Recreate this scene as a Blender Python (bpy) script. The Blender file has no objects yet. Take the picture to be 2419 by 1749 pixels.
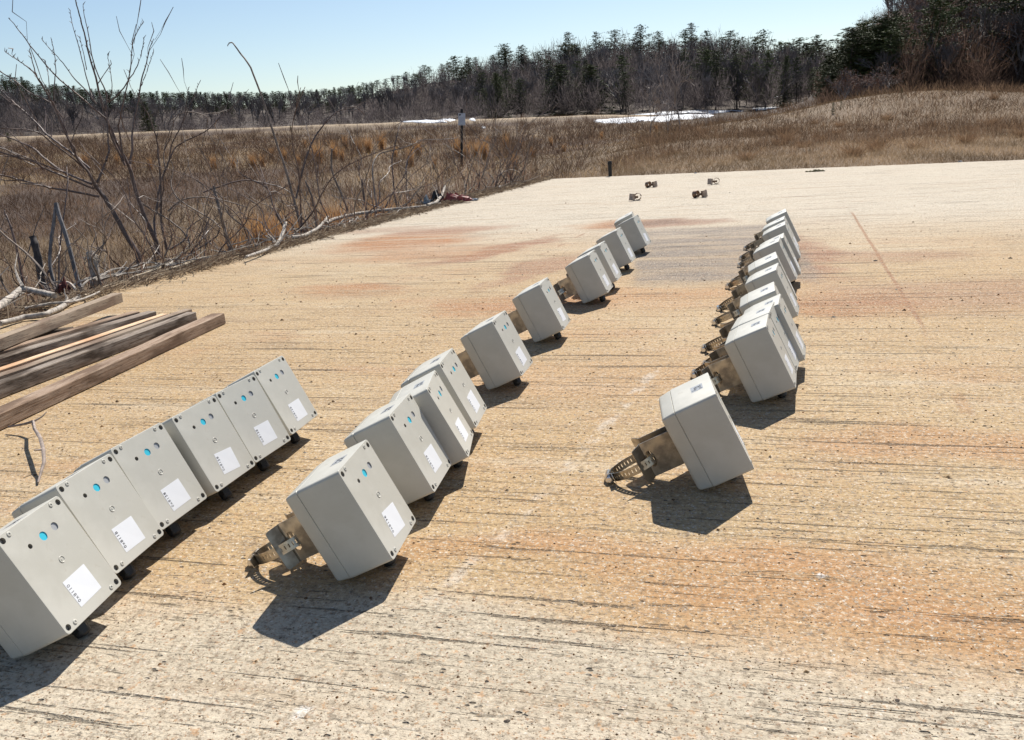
import bpy, math, random
import numpy as np
from mathutils import Matrix, Vector
from mathutils.geometry import delaunay_2d_cdt
rad = math.radians
random.seed(7); RNG = np.random.default_rng(11)
scn = bpy.context.scene
COL = scn.collection

# ---------------------------------------------------------------- camera
F_PX, PITCH, ROLL, EYE = 1938.09, 0.2842628, 0.0686028, 0.4872876
CX, CY = 1209.5, 874.5
def cam_axes():
    cp, sp = math.cos(PITCH), math.sin(PITCH)
    fw = np.array([0, cp, -sp]); r = np.array([1., 0, 0]); d = np.cross(fw, r)
    c, s = math.cos(ROLL), math.sin(ROLL)
    return c*r+s*d, -s*r+c*d, fw
R_, D_, W_ = cam_axes()
cd = bpy.data.cameras.new('camera'); cam = bpy.data.objects.new('camera', cd); COL.objects.link(cam)
cam.matrix_world = Matrix(((R_[0], -D_[0], -W_[0], 0), (R_[1], -D_[1], -W_[1], 0), (R_[2], -D_[2], -W_[2], EYE), (0, 0, 0, 1)))
cd.sensor_width = 36; cd.sensor_fit = 'HORIZONTAL'; cd.lens = 36*F_PX/2419
cd.clip_start = .02; cd.clip_end = 3000
scn.camera = cam
# ---------------------------------------------------------------- sky, sun, exposure
SUN_AZ, SUN_EL = rad(20), rad(50)
w = bpy.data.worlds.new('World'); scn.world = w; w.use_nodes = True
nt = w.node_tree; bg = nt.nodes['Background']
sky = nt.nodes.new('ShaderNodeTexSky'); sky.sky_type = 'NISHITA'; sky.sun_disc = False
sky.sun_elevation = SUN_EL; sky.sun_rotation = SUN_AZ
sky.air_density = 1.0; sky.dust_density = .45; sky.ozone_density = 1.7; sky.altitude = 60
nt.links.new(sky.outputs[0], bg.inputs[0]); bg.inputs[1].default_value = .078
sd = bpy.data.lights.new('sun', 'SUN'); sd.energy = 5.0; sd.angle = rad(.53); sd.color = (1, .95, .87)
sun = bpy.data.objects.new('sun', sd); COL.objects.link(sun)
S_DIR = Vector((math.cos(SUN_EL)*math.sin(SUN_AZ), math.cos(SUN_EL)*math.cos(SUN_AZ), math.sin(SUN_EL)))
sun.rotation_euler = S_DIR.to_track_quat('Z', 'Y').to_euler(); sun.location = (0, 0, 30)
vs = scn.view_settings; scn.display_settings.display_device = 'sRGB'
vs.view_transform = 'Standard'; vs.look = 'None'; vs.exposure = 0.55; vs.gamma = 1; vs.use_curve_mapping = False

# ---------------------------------------------------------------- helpers
def ray(u, v):
    return ((u-CX)/F_PX)*R_ + ((v-CY)/F_PX)*D_ + W_
def P(u, v, y):                      # point at forward distance y seen along this direction
    d = ray(u, v); q = d*(y/d[1]); return np.array([q[0], q[1], q[2]+EYE])
def G0(u, v, z=0.):                  # point at height z
    d = ray(u, v); q = d*((z-EYE)/d[2]); return np.array([q[0], q[1], z])
def tag(o, label=None, cat=None, group=None, kind=None):
    if label: o['label'] = label
    if cat: o['category'] = cat
    if group: o['group'] = group
    if kind: o['kind'] = kind
    return o
def empty(name, loc=(0, 0, 0), rot=(0, 0, 0), **k):
    o = bpy.data.objects.new(name, None); COL.objects.link(o); o.location = loc; o.rotation_euler = rot
    o.empty_display_size = .05
    return tag(o, **k)
def link(name, me, parent=None, mat=None, **k):
    o = bpy.data.objects.new(name, me); COL.objects.link(o)
    if parent is not None: o.parent = parent
    if mat is not None and not me.materials: me.materials.append(mat)
    return tag(o, **k)
def copy_tree(o, parent=None):
    c = o.copy(); COL.objects.link(c); c.parent = parent
    for ch in o.children: copy_tree(ch, c)
    return c
class MB:
    def __init__(s): s.v = []; s.f = []
    def add(s, vs_, fs_):
        b = len(s.v); s.v += [tuple(x) for x in vs_]; s.f += [tuple(i+b for i in f) for f in fs_]; return s
    def box(s, a, b):
        x0, y0, z0 = a; x1, y1, z1 = b
        return s.add([(x0,y0,z0),(x1,y0,z0),(x1,y1,z0),(x0,y1,z0),(x0,y0,z1),(x1,y0,z1),(x1,y1,z1),(x0,y1,z1)],
                     [(0,3,2,1),(4,5,6,7),(0,1,5,4),(1,2,6,5),(2,3,7,6),(3,0,4,7)])
    def loops(s, ls, cap0=True, cap1=True):
        n = len(ls[0]); vs_ = [p for l in ls for p in l]; fs = []
        for k in range(len(ls)-1):
            for i in range(n):
                j = (i+1) % n; fs.append((k*n+i, k*n+j, (k+1)*n+j, (k+1)*n+i))
        if cap0: fs.append(tuple(range(n-1, -1, -1)))
        if cap1: fs.append(tuple((len(ls)-1)*n+i for i in range(n)))
        return s.add(vs_, fs)
    def tube(s, pts, rr, n=6, cap=True):
        pts = [np.array(p, float) for p in pts]; ls = []
        if not hasattr(rr, '__len__'): rr = [rr]*len(pts)
        ref = np.array([.31, .2, .93])
        for i, p in enumerate(pts):
            t = pts[min(i+1, len(pts)-1)]-pts[max(i-1, 0)]; t = t/(np.linalg.norm(t)+1e-9)
            a = np.cross(t, ref); na = np.linalg.norm(a)
            if na < .15: a = np.cross(t, [1, 0, 0]); na = np.linalg.norm(a)
            a /= na; b = np.cross(t, a)
            ls.append([p+rr[i]*(math.cos(2*math.pi*k/n)*a+math.sin(2*math.pi*k/n)*b) for k in range(n)])
        return s.loops(ls, cap, cap)
    def cyl(s, c, ax, r, h, n=20, r2=None):
        c = np.array(c, float); ax = np.array(ax, float); return s.tube([c, c+ax*h], [r, r if r2 is None else r2], n)
    def mesh(s, name, smooth=None):
        me = bpy.data.meshes.new(name); me.from_pydata(s.v, [], s.f); me.update()
        if smooth is not None:
            me.shade_smooth(); me.set_sharp_from_angle(angle=rad(smooth))
        return me
    def obj(s, name, mat, parent=None, smooth=None, **k):
        return link(name, s.mesh(name, smooth), parent, mat, **k)
def np_mesh(name, verts, faces, mat, col=None, n=4, smooth=False):     # fast: faces is (m, n) array
    me = bpy.data.meshes.new(name); m = len(faces)
    me.vertices.add(len(verts)); me.vertices.foreach_set('co', np.asarray(verts, np.float32).ravel())
    me.loops.add(m*n); me.loops.foreach_set('vertex_index', np.asarray(faces, np.int32).ravel())
    me.polygons.add(m); me.polygons.foreach_set('loop_start', np.arange(0, m*n, n, dtype=np.int32))
    me.update(calc_edges=True)
    if col is not None:
        a = me.color_attributes.new('Col', 'FLOAT_COLOR', 'POINT')
        c = np.ones((len(verts), 4), np.float32); c[:, :3] = col; a.data.foreach_set('color', c.ravel())
    me.polygons.foreach_set('use_smooth', np.full(m, smooth)); me.materials.append(mat); return me
def vnoise(x, y, seed=0):                                               # value noise 0..1
    xi = np.floor(x).astype(np.int64); yi = np.floor(y).astype(np.int64); fx = x-xi; fy = y-yi
    fx = fx*fx*(3-2*fx); fy = fy*fy*(3-2*fy)
    def h(a, b):
        n = (a*374761393+b*668265263+seed*974711) & 0x7fffffff; n = ((n ^ (n >> 13))*1274126177) & 0x7fffffff
        return ((n ^ (n >> 16)) & 0xffff)/65535.
    return (h(xi, yi)*(1-fx)+h(xi+1, yi)*fx)*(1-fy)+(h(xi, yi+1)*(1-fx)+h(xi+1, yi+1)*fx)*fy
def fbm(x, y, seed=0, o=4):
    t = 0; a = .5
    for k in range(o): t = t+a*vnoise(x*2**k, y*2**k, seed+k); a *= .5
    return t/(1-.5**o)
def sst(a, b, x):
    t = np.clip((x-a)/(b-a), 0, 1); return t*t*(3-2*t)

# ---------------------------------------------------------------- material helper
class NT:
    def __init__(s, name):
        s.m = bpy.data.materials.new(name); s.m.use_nodes = True; s.t = s.m.node_tree; s.b = s.t.nodes['Principled BSDF']
    def n(s, typ, **k):
        nd = s.t.nodes.new('ShaderNode'+typ)
        for a, b in k.items(): setattr(nd, a, b)
        return nd
    def put(s, sock, v):
        if isinstance(v, bpy.types.NodeSocket): s.t.links.new(v, sock)
        elif isinstance(v, (tuple, list)) and len(v) == 3 and sock.type == 'RGBA': sock.default_value = (*v, 1)
        else: sock.default_value = v
    def math(s, op, a, b=0., clamp=False):
        nd = s.n('Math', operation=op, use_clamp=clamp); s.put(nd.inputs[0], a); s.put(nd.inputs[1], b); return nd.outputs[0]
    def mix(s, f, a, b, blend='MIX'):
        nd = s.n('Mix', data_type='RGBA', blend_type=blend); s.put(nd.inputs[0], f); s.put(nd.inputs[6], a); s.put(nd.inputs[7], b); return nd.outputs[2]
    def coord(s, which='Object', scale=(1, 1, 1), rot=(0, 0, 0), loc=(0, 0, 0)):
        c = s.n('TexCoord'); m = s.n('Mapping'); s.t.links.new(c.outputs[which], m.inputs[0])
        m.inputs[1].default_value = loc; m.inputs[2].default_value = rot; m.inputs[3].default_value = scale; return m.outputs[0]
    def noise(s, vec, scale, det=3, rough=.55, dist=0.):
        nd = s.n('TexNoise'); s.put(nd.inputs['Vector'], vec); nd.inputs['Scale'].default_value = scale
        nd.inputs['Detail'].default_value = det; nd.inputs['Roughness'].default_value = rough; nd.inputs['Distortion'].default_value = dist
        return nd.outputs['Fac']
    def vor(s, vec, scale, out='Distance', rnd=1.):
        nd = s.n('TexVoronoi'); s.put(nd.inputs['Vector'], vec); nd.inputs['Scale'].default_value = scale
        nd.inputs['Randomness'].default_value = rnd; return nd.outputs[out]
    def ramp(s, f, *st):
        nd = s.n('ValToRGB'); s.put(nd.inputs[0], f); e = nd.color_ramp.elements
        for i, (p, c) in enumerate(st):
            el = e[i] if i < 2 else e.new(p)
            el.position = p; el.color = (*c, 1) if isinstance(c, (tuple, list)) else (c, c, c, 1)
        return nd.outputs[0]
    def map(s, f, a, b, c=0., d=1.):
        nd = s.n('MapRange'); nd.interpolation_type = 'SMOOTHSTEP'; s.put(nd.inputs[0], f)
        for i, v in enumerate((a, b, c, d)): nd.inputs[i+1].default_value = v
        return nd.outputs[0]
    def bump(s, h, strength=.5, dist=.001):
        nd = s.n('Bump'); s.put(nd.inputs['Height'], h); nd.inputs['Strength'].default_value = strength
        nd.inputs['Distance'].default_value = dist; s.t.links.new(nd.outputs[0], s.b.inputs['Normal'])
    def fin(s, col=None, rough=None, metal=None, spec=None):
        for k, v in (('Base Color', col), ('Roughness', rough), ('Metallic', metal), ('Specular IOR Level', spec)):
            if v is not None: s.put(s.b.inputs[k], v)
        return s.m
def plain(name, col, rough=.6, metal=0., var=.12, scale=40., spec=.5):
    t = NT(name); c = t.noise(t.coord(), scale, 4)
    return t.fin(t.mix(t.map(c, .3, .7), tuple(x*(1-var) for x in col), tuple(x*(1+var) for x in col)), rough, metal, spec)
def m_attr(name, rough=.85, spec=.15):
    t = NT(name); a = t.n('Attribute', attribute_name='Col'); return t.fin(a.outputs['Color'], rough, None, spec)

# ---------------------------------------------------------------- concrete slab
SA = rad(-15.5)                       # direction of the broom grooves
def slab_material():
    t = NT('weathered_concrete'); V = t.coord(rot=(0, 0, -SA))
    o = t.coord(); warp = t.n('TexNoise'); t.put(warp.inputs['Vector'], o); warp.inputs['Scale'].default_value = 3.; warp.inputs['Detail'].default_value = 5
    wv = t.n('VectorMath', operation='MULTIPLY_ADD'); t.put(wv.inputs[0], warp.outputs['Color']); wv.inputs[1].default_value = (.5, .26, 0)
    wv.inputs[2].default_value = (-.25, -.13, 0)
    oadd = t.n('VectorMath', operation='ADD'); t.put(oadd.inputs[0], V); t.put(oadd.inputs[1], wv.outputs[0]); ow = oadd.outputs[0]
    def mp(vec, loc=(0, 0, 0), rot=0., scale=(1, 1, 1)):
        m = t.n('Mapping', vector_type='TEXTURE'); t.put(m.inputs[0], vec); m.inputs[1].default_value = loc
        m.inputs[2].default_value = (0, 0, rot); m.inputs[3].default_value = scale; return m.outputs[0]
    def sc(vec, s_):
        m = t.n('Mapping'); t.put(m.inputs[0], vec); m.inputs[3].default_value = s_; return m.outputs[0]
    big = t.noise(V, .9, 5, .6); mid = t.noise(V, 5, 5, .6); streak = t.noise(sc(V, (1.2, 14, 1)), 1., 5, .65)
    grain = t.noise(V, 260, 3, .7); speck = t.vor(V, 520, 'Color'); sv = t.n('SeparateColor'); t.put(sv.inputs[0], speck)
    c = t.ramp(big, (.3, (.375, .245, .115)), (.55, (.41, .292, .158)), (.75, (.44, .345, .22)))
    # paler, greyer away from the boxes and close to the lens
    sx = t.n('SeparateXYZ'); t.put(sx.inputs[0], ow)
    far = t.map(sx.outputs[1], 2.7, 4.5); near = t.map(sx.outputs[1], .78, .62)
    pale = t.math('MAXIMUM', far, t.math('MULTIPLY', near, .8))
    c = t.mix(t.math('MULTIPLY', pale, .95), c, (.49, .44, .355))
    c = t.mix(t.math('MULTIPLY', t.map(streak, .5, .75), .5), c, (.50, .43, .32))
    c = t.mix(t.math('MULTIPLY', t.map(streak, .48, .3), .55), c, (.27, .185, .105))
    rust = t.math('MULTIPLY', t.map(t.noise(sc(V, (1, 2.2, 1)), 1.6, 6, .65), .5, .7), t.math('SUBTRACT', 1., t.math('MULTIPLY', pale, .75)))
    rfine = t.map(t.math('ADD', t.math('MULTIPLY', streak, .6), t.math('MULTIPLY', grain, .4)), .36, .62)
    c = t.mix(t.math('MULTIPLY', t.math('MULTIPLY', rust, rfine), .8), c, (.36, .19, .085))
    def stain(u, v, wx, wy, rot, col, amt, hard=.5, fine=True):
        g = G0(u, v); q = Matrix.Rotation(-SA, 2) @ Vector((g[0], g[1]))
        d = t.n('VectorMath', operation='LENGTH'); t.put(d.inputs[0], mp(ow, (q.x, q.y, 0), rot, (wx, wy, 1)))
        f = t.map(d.outputs['Value'], 1., max(hard, .35))
        if fine: f = t.math('MULTIPLY', f, t.map(t.math('ADD', t.math('MULTIPLY', streak, .6), t.math('MULTIPLY', grain, .45)), .38, .55))
        return t.mix(t.math('MULTIPLY', f, min(1., amt*1.35)), c, col)
    OR = (.36, .16, .055); O2 = (.32, .125, .034); RB = (.24, .10, .048); GR = (.155, .132, .115)
    c = stain(2080, 1400, .46, .17, .1, OR, .30, 0.)
    c = stain(2250, 1430, .22, .09, .1, OR, .2, 0.)
    c = stain(1700, 1330, .30, .09, 0., OR, .3, 0.)
    c = stain(2300, 1050, .30, .12, 0., OR, .4, .2)
    c = stain(950, 570, .50, .42, .35, O2, .9, .3); c = stain(1060, 545, .45, .22, .2, RB, .6, .2); c = stain(1350, 900, .5, .25, .3, OR, .22, 0.); c = stain(1400, 720, .5, .18, .3, OR, .25, 0.)
    c = stain(1180, 590, .13, .6, -.45, RB, .75, .2); c = stain(1010, 600, .5, .3, .2, O2, .45, 0.); c = stain(900, 545, .4, .2, .2, RB, .4, .2)
    c = stain(1250, 640, .16, .5, -.3, RB, .55, .3)
    c = stain(1230, 720, .35, .2, 0, O2, .5, .3)
    c = stain(1545, 529, .42, .26, .05, (.20, .085, .045), .6, .55, False)
    c = stain(1440, 532, .3, .25, .1, OR, .6, .3)
    c = stain(1900, 600, .14, .75, .1, RB, .65, .3)
    c = stain(2050, 605, .45, .2, 0, RB, .45, .3)
    c = stain(1960, 715, .35, .2, 0, O2, .55, .3)
    c = stain(2250, 700, .6, .28, 0, RB, .4, .3)
    c = stain(1150, 1280, .24, .08, .3, OR, .35, 0.)
    c = stain(820, 690, .3, .16, 0, O2, .6, .3)
    c = stain(1000, 1550, .5, .09, 0, (.42, .36, .27), .7, .3, False)
    wv3 = t.n('VectorMath', operation='MULTIPLY_ADD'); t.put(wv3.inputs[0], warp.outputs['Color']); wv3.inputs[1].default_value = (.12, .10, 0); wv3.inputs[2].default_value = (-.06, -.05, 0); oa2 = t.n('VectorMath', operation='ADD'); t.put(oa2.inputs[0], V); t.put(oa2.inputs[1], wv3.outputs[0]); ow2 = oa2.outputs[0]
    # grey weathered patch between the rows, with straight form-work edges
    a = G0(1579, 533); b = G0(1470, 672); e = G0(1900, 533)
    ms = mp(ow2, loc=tuple(Matrix.Rotation(-SA, 3, 'Z') @ Vector(((a[0]+b[0]+e[0]+.845)/4-.03, (a[1]+b[1]+e[1]+2.356)/4, 0))), rot=rad(4), scale=(.29, .72, 1))
    mx = t.n('SeparateXYZ'); t.put(mx.inputs[0], ms)
    bx_ = t.math('MULTIPLY', t.map(t.math('ABSOLUTE', mx.outputs[0]), 1.08, .92), t.map(t.math('ABSOLUTE', mx.outputs[1]), 1.06, .8))
    c = t.mix(t.math('MULTIPLY', bx_, t.map(t.noise(sc(V, (1, 5, 1)), 2., 4), .32, .62, .35, .95)), c, GR)
    c = stain(1500, 695, .5, .12, 0, OR, .35, .3); c = stain(1540, 528, .24, .16, .05, (.12, .05, .03), .6, .5, False)
    # joints: one sealed and rusty, two thin
    def joint(p0, p1, width, col, amt, taper=None, broken=0.):
        g0, g1 = G0(*p0), G0(*p1); mid_ = (g0+g1)/2; q = Matrix.Rotation(-SA, 3, 'Z') @ Vector(mid_)
        an = math.atan2(g1[1]-g0[1], g1[0]-g0[0])-SA; L = np.linalg.norm(g1-g0)/2
        jv = t.n('SeparateXYZ'); wob = t.n('VectorMath', operation='MULTIPLY_ADD'); t.put(wob.inputs[0], warp.outputs['Color']); wob.inputs[1].default_value = (.010, .010, 0); t.put(wob.inputs[2], V)
        t.put(jv.inputs[0], mp(wob.outputs[0], (q.x+.005, q.y+.005, 0), an, (L, width, 1)))
        f = t.math('MULTIPLY', t.map(t.math('ABSOLUTE', jv.outputs[1]), 1., .35), t.map(t.math('ABSOLUTE', jv.outputs[0]), 1.02, .85))
        if broken: f = t.math('MULTIPLY', f, t.map(t.noise(V, broken, 5, .7), .46, .62))
        return t.mix(t.math('MULTIPLY', f, amt), c, col)
    c = joint((2010, 499), (2190, 790), .008, (.26, .12, .05), .85)
    c = joint((2185, 780), (2300, 1010), .015, (.33, .18, .08), .6, broken=9.)
    c = joint((1813, 499), (2419, 462), .004, (.18, .13, .1), .7, broken=14.)
    c = joint((1395, 545), (1080, 700), .011, (.24, .12, .06), .75, broken=6.)
    c = joint((1560, 860), (1290, 1165), .016, (.58, .54, .48), .5, broken=22.)
    c = joint((1290, 1160), (1000, 1440), .014, (.58, .54, .48), .45, broken=22.)
    c = joint((730, 1660), (610, 1780), .014, (.62, .60, .56), .8, broken=24.)
    c = stain(1955, 1361, .013, .009, 0, (.72, .71, .69), 1., .5)
    # aggregate, sand grains, pits, grooves
    c = t.mix(t.map(sv.outputs[0], .80, .86), c, t.ramp(sv.outputs[1], (0., (.20, .145, .10)), (.4, (.50, .42, .31)), (.7, (.28, .17, .10)), (1., (.58, .53, .45))))
    mott = t.noise(V, 140, 5, .78)
    c = t.mix(t.map(mott, .50, .36), c, t.mix(.68, c, (.10, .075, .05)))
    c = t.mix(t.map(mott, .54, .68), c, (.56, .485, .37))
    m2 = t.noise(V, 55, 4, .75)
    c = t.mix(t.map(m2, .47, .34), c, t.mix(.45, c, (.14, .10, .065)))
    c = t.mix(t.math('MULTIPLY', t.map(t.noise(V, 90, 3, .7), .58, .68), .6), c, (.40, .22, .10))
    c = t.mix(t.map(grain, .40, .27), c, (.15, .11, .07))
    c = t.mix(t.map(grain, .64, .78), c, (.52, .46, .36))
    gv = t.n('VectorMath', operation='ADD'); wv2 = t.n('VectorMath', operation='MULTIPLY'); t.put(wv2.inputs[0], warp.outputs['Color']); wv2.inputs[1].default_value = (.0, .05, 0)
    t.put(gv.inputs[0], V); t.put(gv.inputs[1], wv2.outputs[0]); Gv = gv.outputs[0]
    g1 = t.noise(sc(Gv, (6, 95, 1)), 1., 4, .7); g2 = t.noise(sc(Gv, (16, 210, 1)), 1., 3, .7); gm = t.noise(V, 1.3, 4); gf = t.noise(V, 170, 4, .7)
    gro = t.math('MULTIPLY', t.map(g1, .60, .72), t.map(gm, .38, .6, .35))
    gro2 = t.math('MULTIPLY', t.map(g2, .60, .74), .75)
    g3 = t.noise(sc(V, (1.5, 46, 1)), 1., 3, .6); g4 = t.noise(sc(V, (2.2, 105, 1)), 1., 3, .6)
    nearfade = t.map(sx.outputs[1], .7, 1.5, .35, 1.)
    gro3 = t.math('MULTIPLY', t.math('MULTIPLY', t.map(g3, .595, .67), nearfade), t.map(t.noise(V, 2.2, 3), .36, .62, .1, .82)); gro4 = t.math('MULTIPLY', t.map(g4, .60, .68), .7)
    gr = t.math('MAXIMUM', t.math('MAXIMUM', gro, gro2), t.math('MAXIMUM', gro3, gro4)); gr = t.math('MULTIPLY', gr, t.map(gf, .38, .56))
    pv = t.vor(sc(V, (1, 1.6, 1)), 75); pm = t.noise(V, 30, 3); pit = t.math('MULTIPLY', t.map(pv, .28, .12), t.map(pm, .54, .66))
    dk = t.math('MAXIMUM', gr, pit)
    c = t.mix(t.math('MULTIPLY', dk, .85), c, (.075, .058, .044))  # dark tone painted in grooves for their shade, in pits for dirt
    h = t.math('SUBTRACT', t.math('ADD', t.math('MULTIPLY', grain, .55), t.math('MULTIPLY', t.noise(sc(V, (20, 120, 1)), 1., 3), .5)), t.math('MULTIPLY', dk, 1.5))
    t.bump(h, .9, .0028)
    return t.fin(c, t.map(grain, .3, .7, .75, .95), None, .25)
edge = [(-3.85, -2.6)]
def edge_line(a, b, n, j, s_):
    r = random.Random(s_); a = np.array(a); b = np.array(b); nn = np.array([-(b-a)[1], (b-a)[0]]); nn = nn/np.linalg.norm(nn)
    return [tuple(a+(b-a)*(k+.5)/n+nn*r.uniform(-j, j)) for k in range(n)]
SLAB = [(-3.3, -2.6)]+edge_line((-3.3, -2.6), (-1.66, 2.75), 20, .02, 1)+[(-1.66, 2.75)]+edge_line((-1.66, 2.75), (-.88, 5.05), 40, .022, 2)+edge_line((-.88, 5.05), (.03, 7.4), 40, .022, 5)+edge_line((.03, 7.4), (.47, 8.26), 14, .015, 6)+[(.49, 8.27)]+edge_line((.49, 8.27), (4.09, 6.54), 90, .022, 3)+[(4.09, 6.54)]+edge_line((4.09, 6.54), (13., 2.25), 30, .01, 4)+[(13., 2.25), (8.6, -7.2)]
def outside(x, y):                    # signed distance outside the slab (approx.)
    pts = [(-3.3, -2.6), (-1.66, 2.75), (-.05, 7.22), (.49, 8.27), (4.09, 6.54), (13, 2.25), (8.6, -7.2)]
    d = np.full(np.shape(x), -1e9)
    for i in range(len(pts)):
        a = np.array(pts[i]); b = np.array(pts[(i+1) % len(pts)]); e = b-a; n = np.array([-e[1], e[0]])/np.linalg.norm(e)
        d = np.maximum(d, (x-a[0])*n[0]+(y-a[1])*n[1])
    return d
mb = MB(); mb.loops([[(x, y, -.16) for x, y in SLAB], [(x, y, -.004) for x, y in SLAB]], True, False)
tri = delaunay_2d_cdt([Vector(p) for p in SLAB], [(i, (i+1) % len(SLAB)) for i in range(len(SLAB))], [], 1, 1e-6)
mb.add([(v.x, v.y, 0) for v in tri[0]], [tuple(f) for f in tri[2]])
# close the 4 mm chamfer round the rim
for i in range(len(SLAB)):
    a, b = SLAB[i], SLAB[(i+1) % len(SLAB)]; mb.add([(a[0], a[1], -.004), (b[0], b[1], -.004), (b[0], b[1], 0), (a[0], a[1], 0)], [(0, 1, 2, 3)])
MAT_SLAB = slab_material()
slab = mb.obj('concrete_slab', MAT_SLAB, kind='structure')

# ---------------------------------------------------------------- terrain
BANK = 84.
SKY_U = [-150, 0, 70, 130, 200, 250, 400, 620, 750, 850, 900, 950, 1000, 1040, 1100, 1210, 1250, 1340, 1410, 1515, 1560, 1640, 1750, 1850, 1945]
SKY_V = [170, 195, 190, 212, 226, 236, 244, 246, 240, 228, 208, 188, 176, 164, 148, 128, 122, 100, 98, 88, 92, 84, 90, 96, 104]
BASE_U = [-150, 0, 1500, 1950, 2600]; BASE_V = [325, 318, 270, 240, 225]
def hit(u, v):                         # where the sight line through (u, v) meets the ground
    ys = np.geomspace(2.5, 240, 900); d = ray(u, v); pz = EYE+d[2]/d[1]*ys; tz = terrain(d[0]/d[1]*ys, ys); k = np.argmax(pz < tz)
    if not (pz < tz).any(): k = np.argmin(pz-tz)
    return d[0]/d[1]*ys[k], ys[k]
def vh(u): d0 = ray(u, 0); d1 = ray(u, 1); return -d0[2]/(d1[2]-d0[2])
def hill(u): return np.interp(u, [-150, 300, 700, 900, 1100, 1300, 1950], [150, 190, 215, 190, 165, 150, 140])
HU = [1945, 1975, 2010, 2055, 2110, 2170, 2450]; HV = [150, 78, 58, 36, 10, -25, -190]
_u = np.linspace(-600, 3000, 240); _s = np.array([ray(u, vh(u))[0]/ray(u, vh(u))[1] for u in _u]); _vh = np.array([vh(u) for u in _u])
def hill_z(x, y):                     # wooded hillside: the ground itself rises behind the front trees
    u = np.interp(x/np.maximum(y, 1), _s, _u); v_h = np.interp(u, _u, _vh); sv_ = np.interp(u, SKY_U, SKY_V); bv = np.interp(u, BASE_U, BASE_V)
    D = hill(u)+14; vt = sv_+.34*(bv-sv_); return EYE+(v_h-vt)/F_PX*D, D
def side(x, y):                       # > 0 on the raised grassy field to the right
    xl = np.interp(y, [-10, 6, 8.3, 24, 50, 80, 140], [.6, .6, .45, 3.6, 12.5, 26, 50])
    return (x-xl)/np.interp(y, [8, 30, 80], [1., 3.5, 10])
def terrain(x, y):
    x = np.asarray(x, float); y = np.asarray(y, float)
    d = outside(x, y)
    m = -.72+.0225*y-.030*x + .10*(fbm(x*.35, y*.35, 5)-.5)+.12*(fbm(x*.08, y*.08, 9)-.5)
    r = np.hypot(x, y); az = np.degrees(np.arctan2(x, y))
    m = m+.45*np.exp(-((y-BANK)/5.)**2)*sst(14, 6, az)
    hz, hD = hill_z(x, y); tt = np.clip((y-94)/np.maximum(hD-94, 20), 0, 1); tt = tt*tt*(1.6-.6*tt); ahead = (y > 94); m = np.where(ahead, m*(1-tt)+np.maximum(hz, m)*tt, m)
    m = -.03+(m+.03)*sst(-.05, 1.0, d)
    f = -.07+.05*(fbm(x*.5, y*.5, 3)-.5)*sst(0, 1, d)
    mound = .64*np.exp(-((x-11.6)/3.1)**2-((y-24.5)/5.)**2)+.28*np.exp(-((x-16)/4.5)**2-((y-25)/6.)**2)+.35*np.exp(-((x-24)/6)**2-((y-26)/7.)**2)+.16*np.exp(-((x-7.5)/3.)**2-((y-26)/5.)**2)
    f = f+mound+.10*sst(6.5, 20, y)+.16*(fbm(x*.25, y*.25, 21)-.5)*sst(9, 16, y)
    f = f+sst(30, 60, y)*np.interp(az, [8, 16, 22, 40], [-.5, -.4, .7, 1.3]) + sst(50, 92, y)*np.interp(az, [14, 20, 23, 28, 40], [-.5, 1.5, 7, 11, 13])
    wgt = sst(-1, 1, side(x, y)); z = m*(1-wgt)+f*wgt
    return np.where(d < 0, -.25+.22*sst(-.25, -.02, d), z)
def T(x, y): return float(terrain(x, y))
az = np.radians(np.concatenate([np.linspace(-180, -46, 50)[:-1], np.linspace(-46, 46, 420), np.linspace(46, 180, 50)[1:]]))
rr = np.concatenate([[0.02, .8], np.geomspace(1.6, 120, 300), np.geomspace(126, 900, 40)])
A_, Rr = np.meshgrid(az, rr); X = Rr*np.sin(A_); Y = Rr*np.cos(A_); Z = terrain(X, Y)
nr, na = X.shape
idx = np.arange(nr*na).reshape(nr, na)
q = np.stack([idx[:-1, :-1], idx[:-1, 1:], idx[1:, 1:], idx[1:, :-1]], -1)[..., ::-1].reshape(-1, 4)
# ground colours: marsh peat, straw field, leaf litter, sandy bank top
wf = sst(-1, 1, side(X, Y)); n1 = fbm(X*.6, Y*.6, 31); n2 = fbm(X*.15, Y*.25, 41)
marsh = np.array([.115, .085, .06])*(1-n1[..., None])+np.array([.20, .145, .09])*n1[..., None]
purp = sst(.52, .66, n2)[..., None]; marsh = marsh*(1-purp)+np.array([.085, .06, .045])*purp
field = np.array([.15, .105, .07])*(1-n1[..., None])+np.array([.20, .145, .09])*n1[..., None]
gc = marsh*(1-wf[..., None])+field*wf[..., None]
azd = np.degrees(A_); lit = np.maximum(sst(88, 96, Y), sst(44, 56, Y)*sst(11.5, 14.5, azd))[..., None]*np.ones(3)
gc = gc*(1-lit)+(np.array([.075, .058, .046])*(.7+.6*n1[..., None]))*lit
bk = (np.exp(-((Y-BANK)/2.6)**2)*sst(14, 8, azd))[..., None]; gc = gc*(1-bk)+np.array([.36, .28, .19])*bk
rh = (sst(34, 46, Y)*sst(14, 19, azd))[..., None]; gc = gc*(1-rh)+np.array([.07, .05, .037])*rh
MAT_GROUND = m_attr('soil_and_litter')
ter = link('ground', np_mesh('ground', np.stack([X, Y, Z], -1).reshape(-1, 3), q, MAT_GROUND, gc.reshape(-1, 3), smooth=True), kind='structure')

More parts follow.
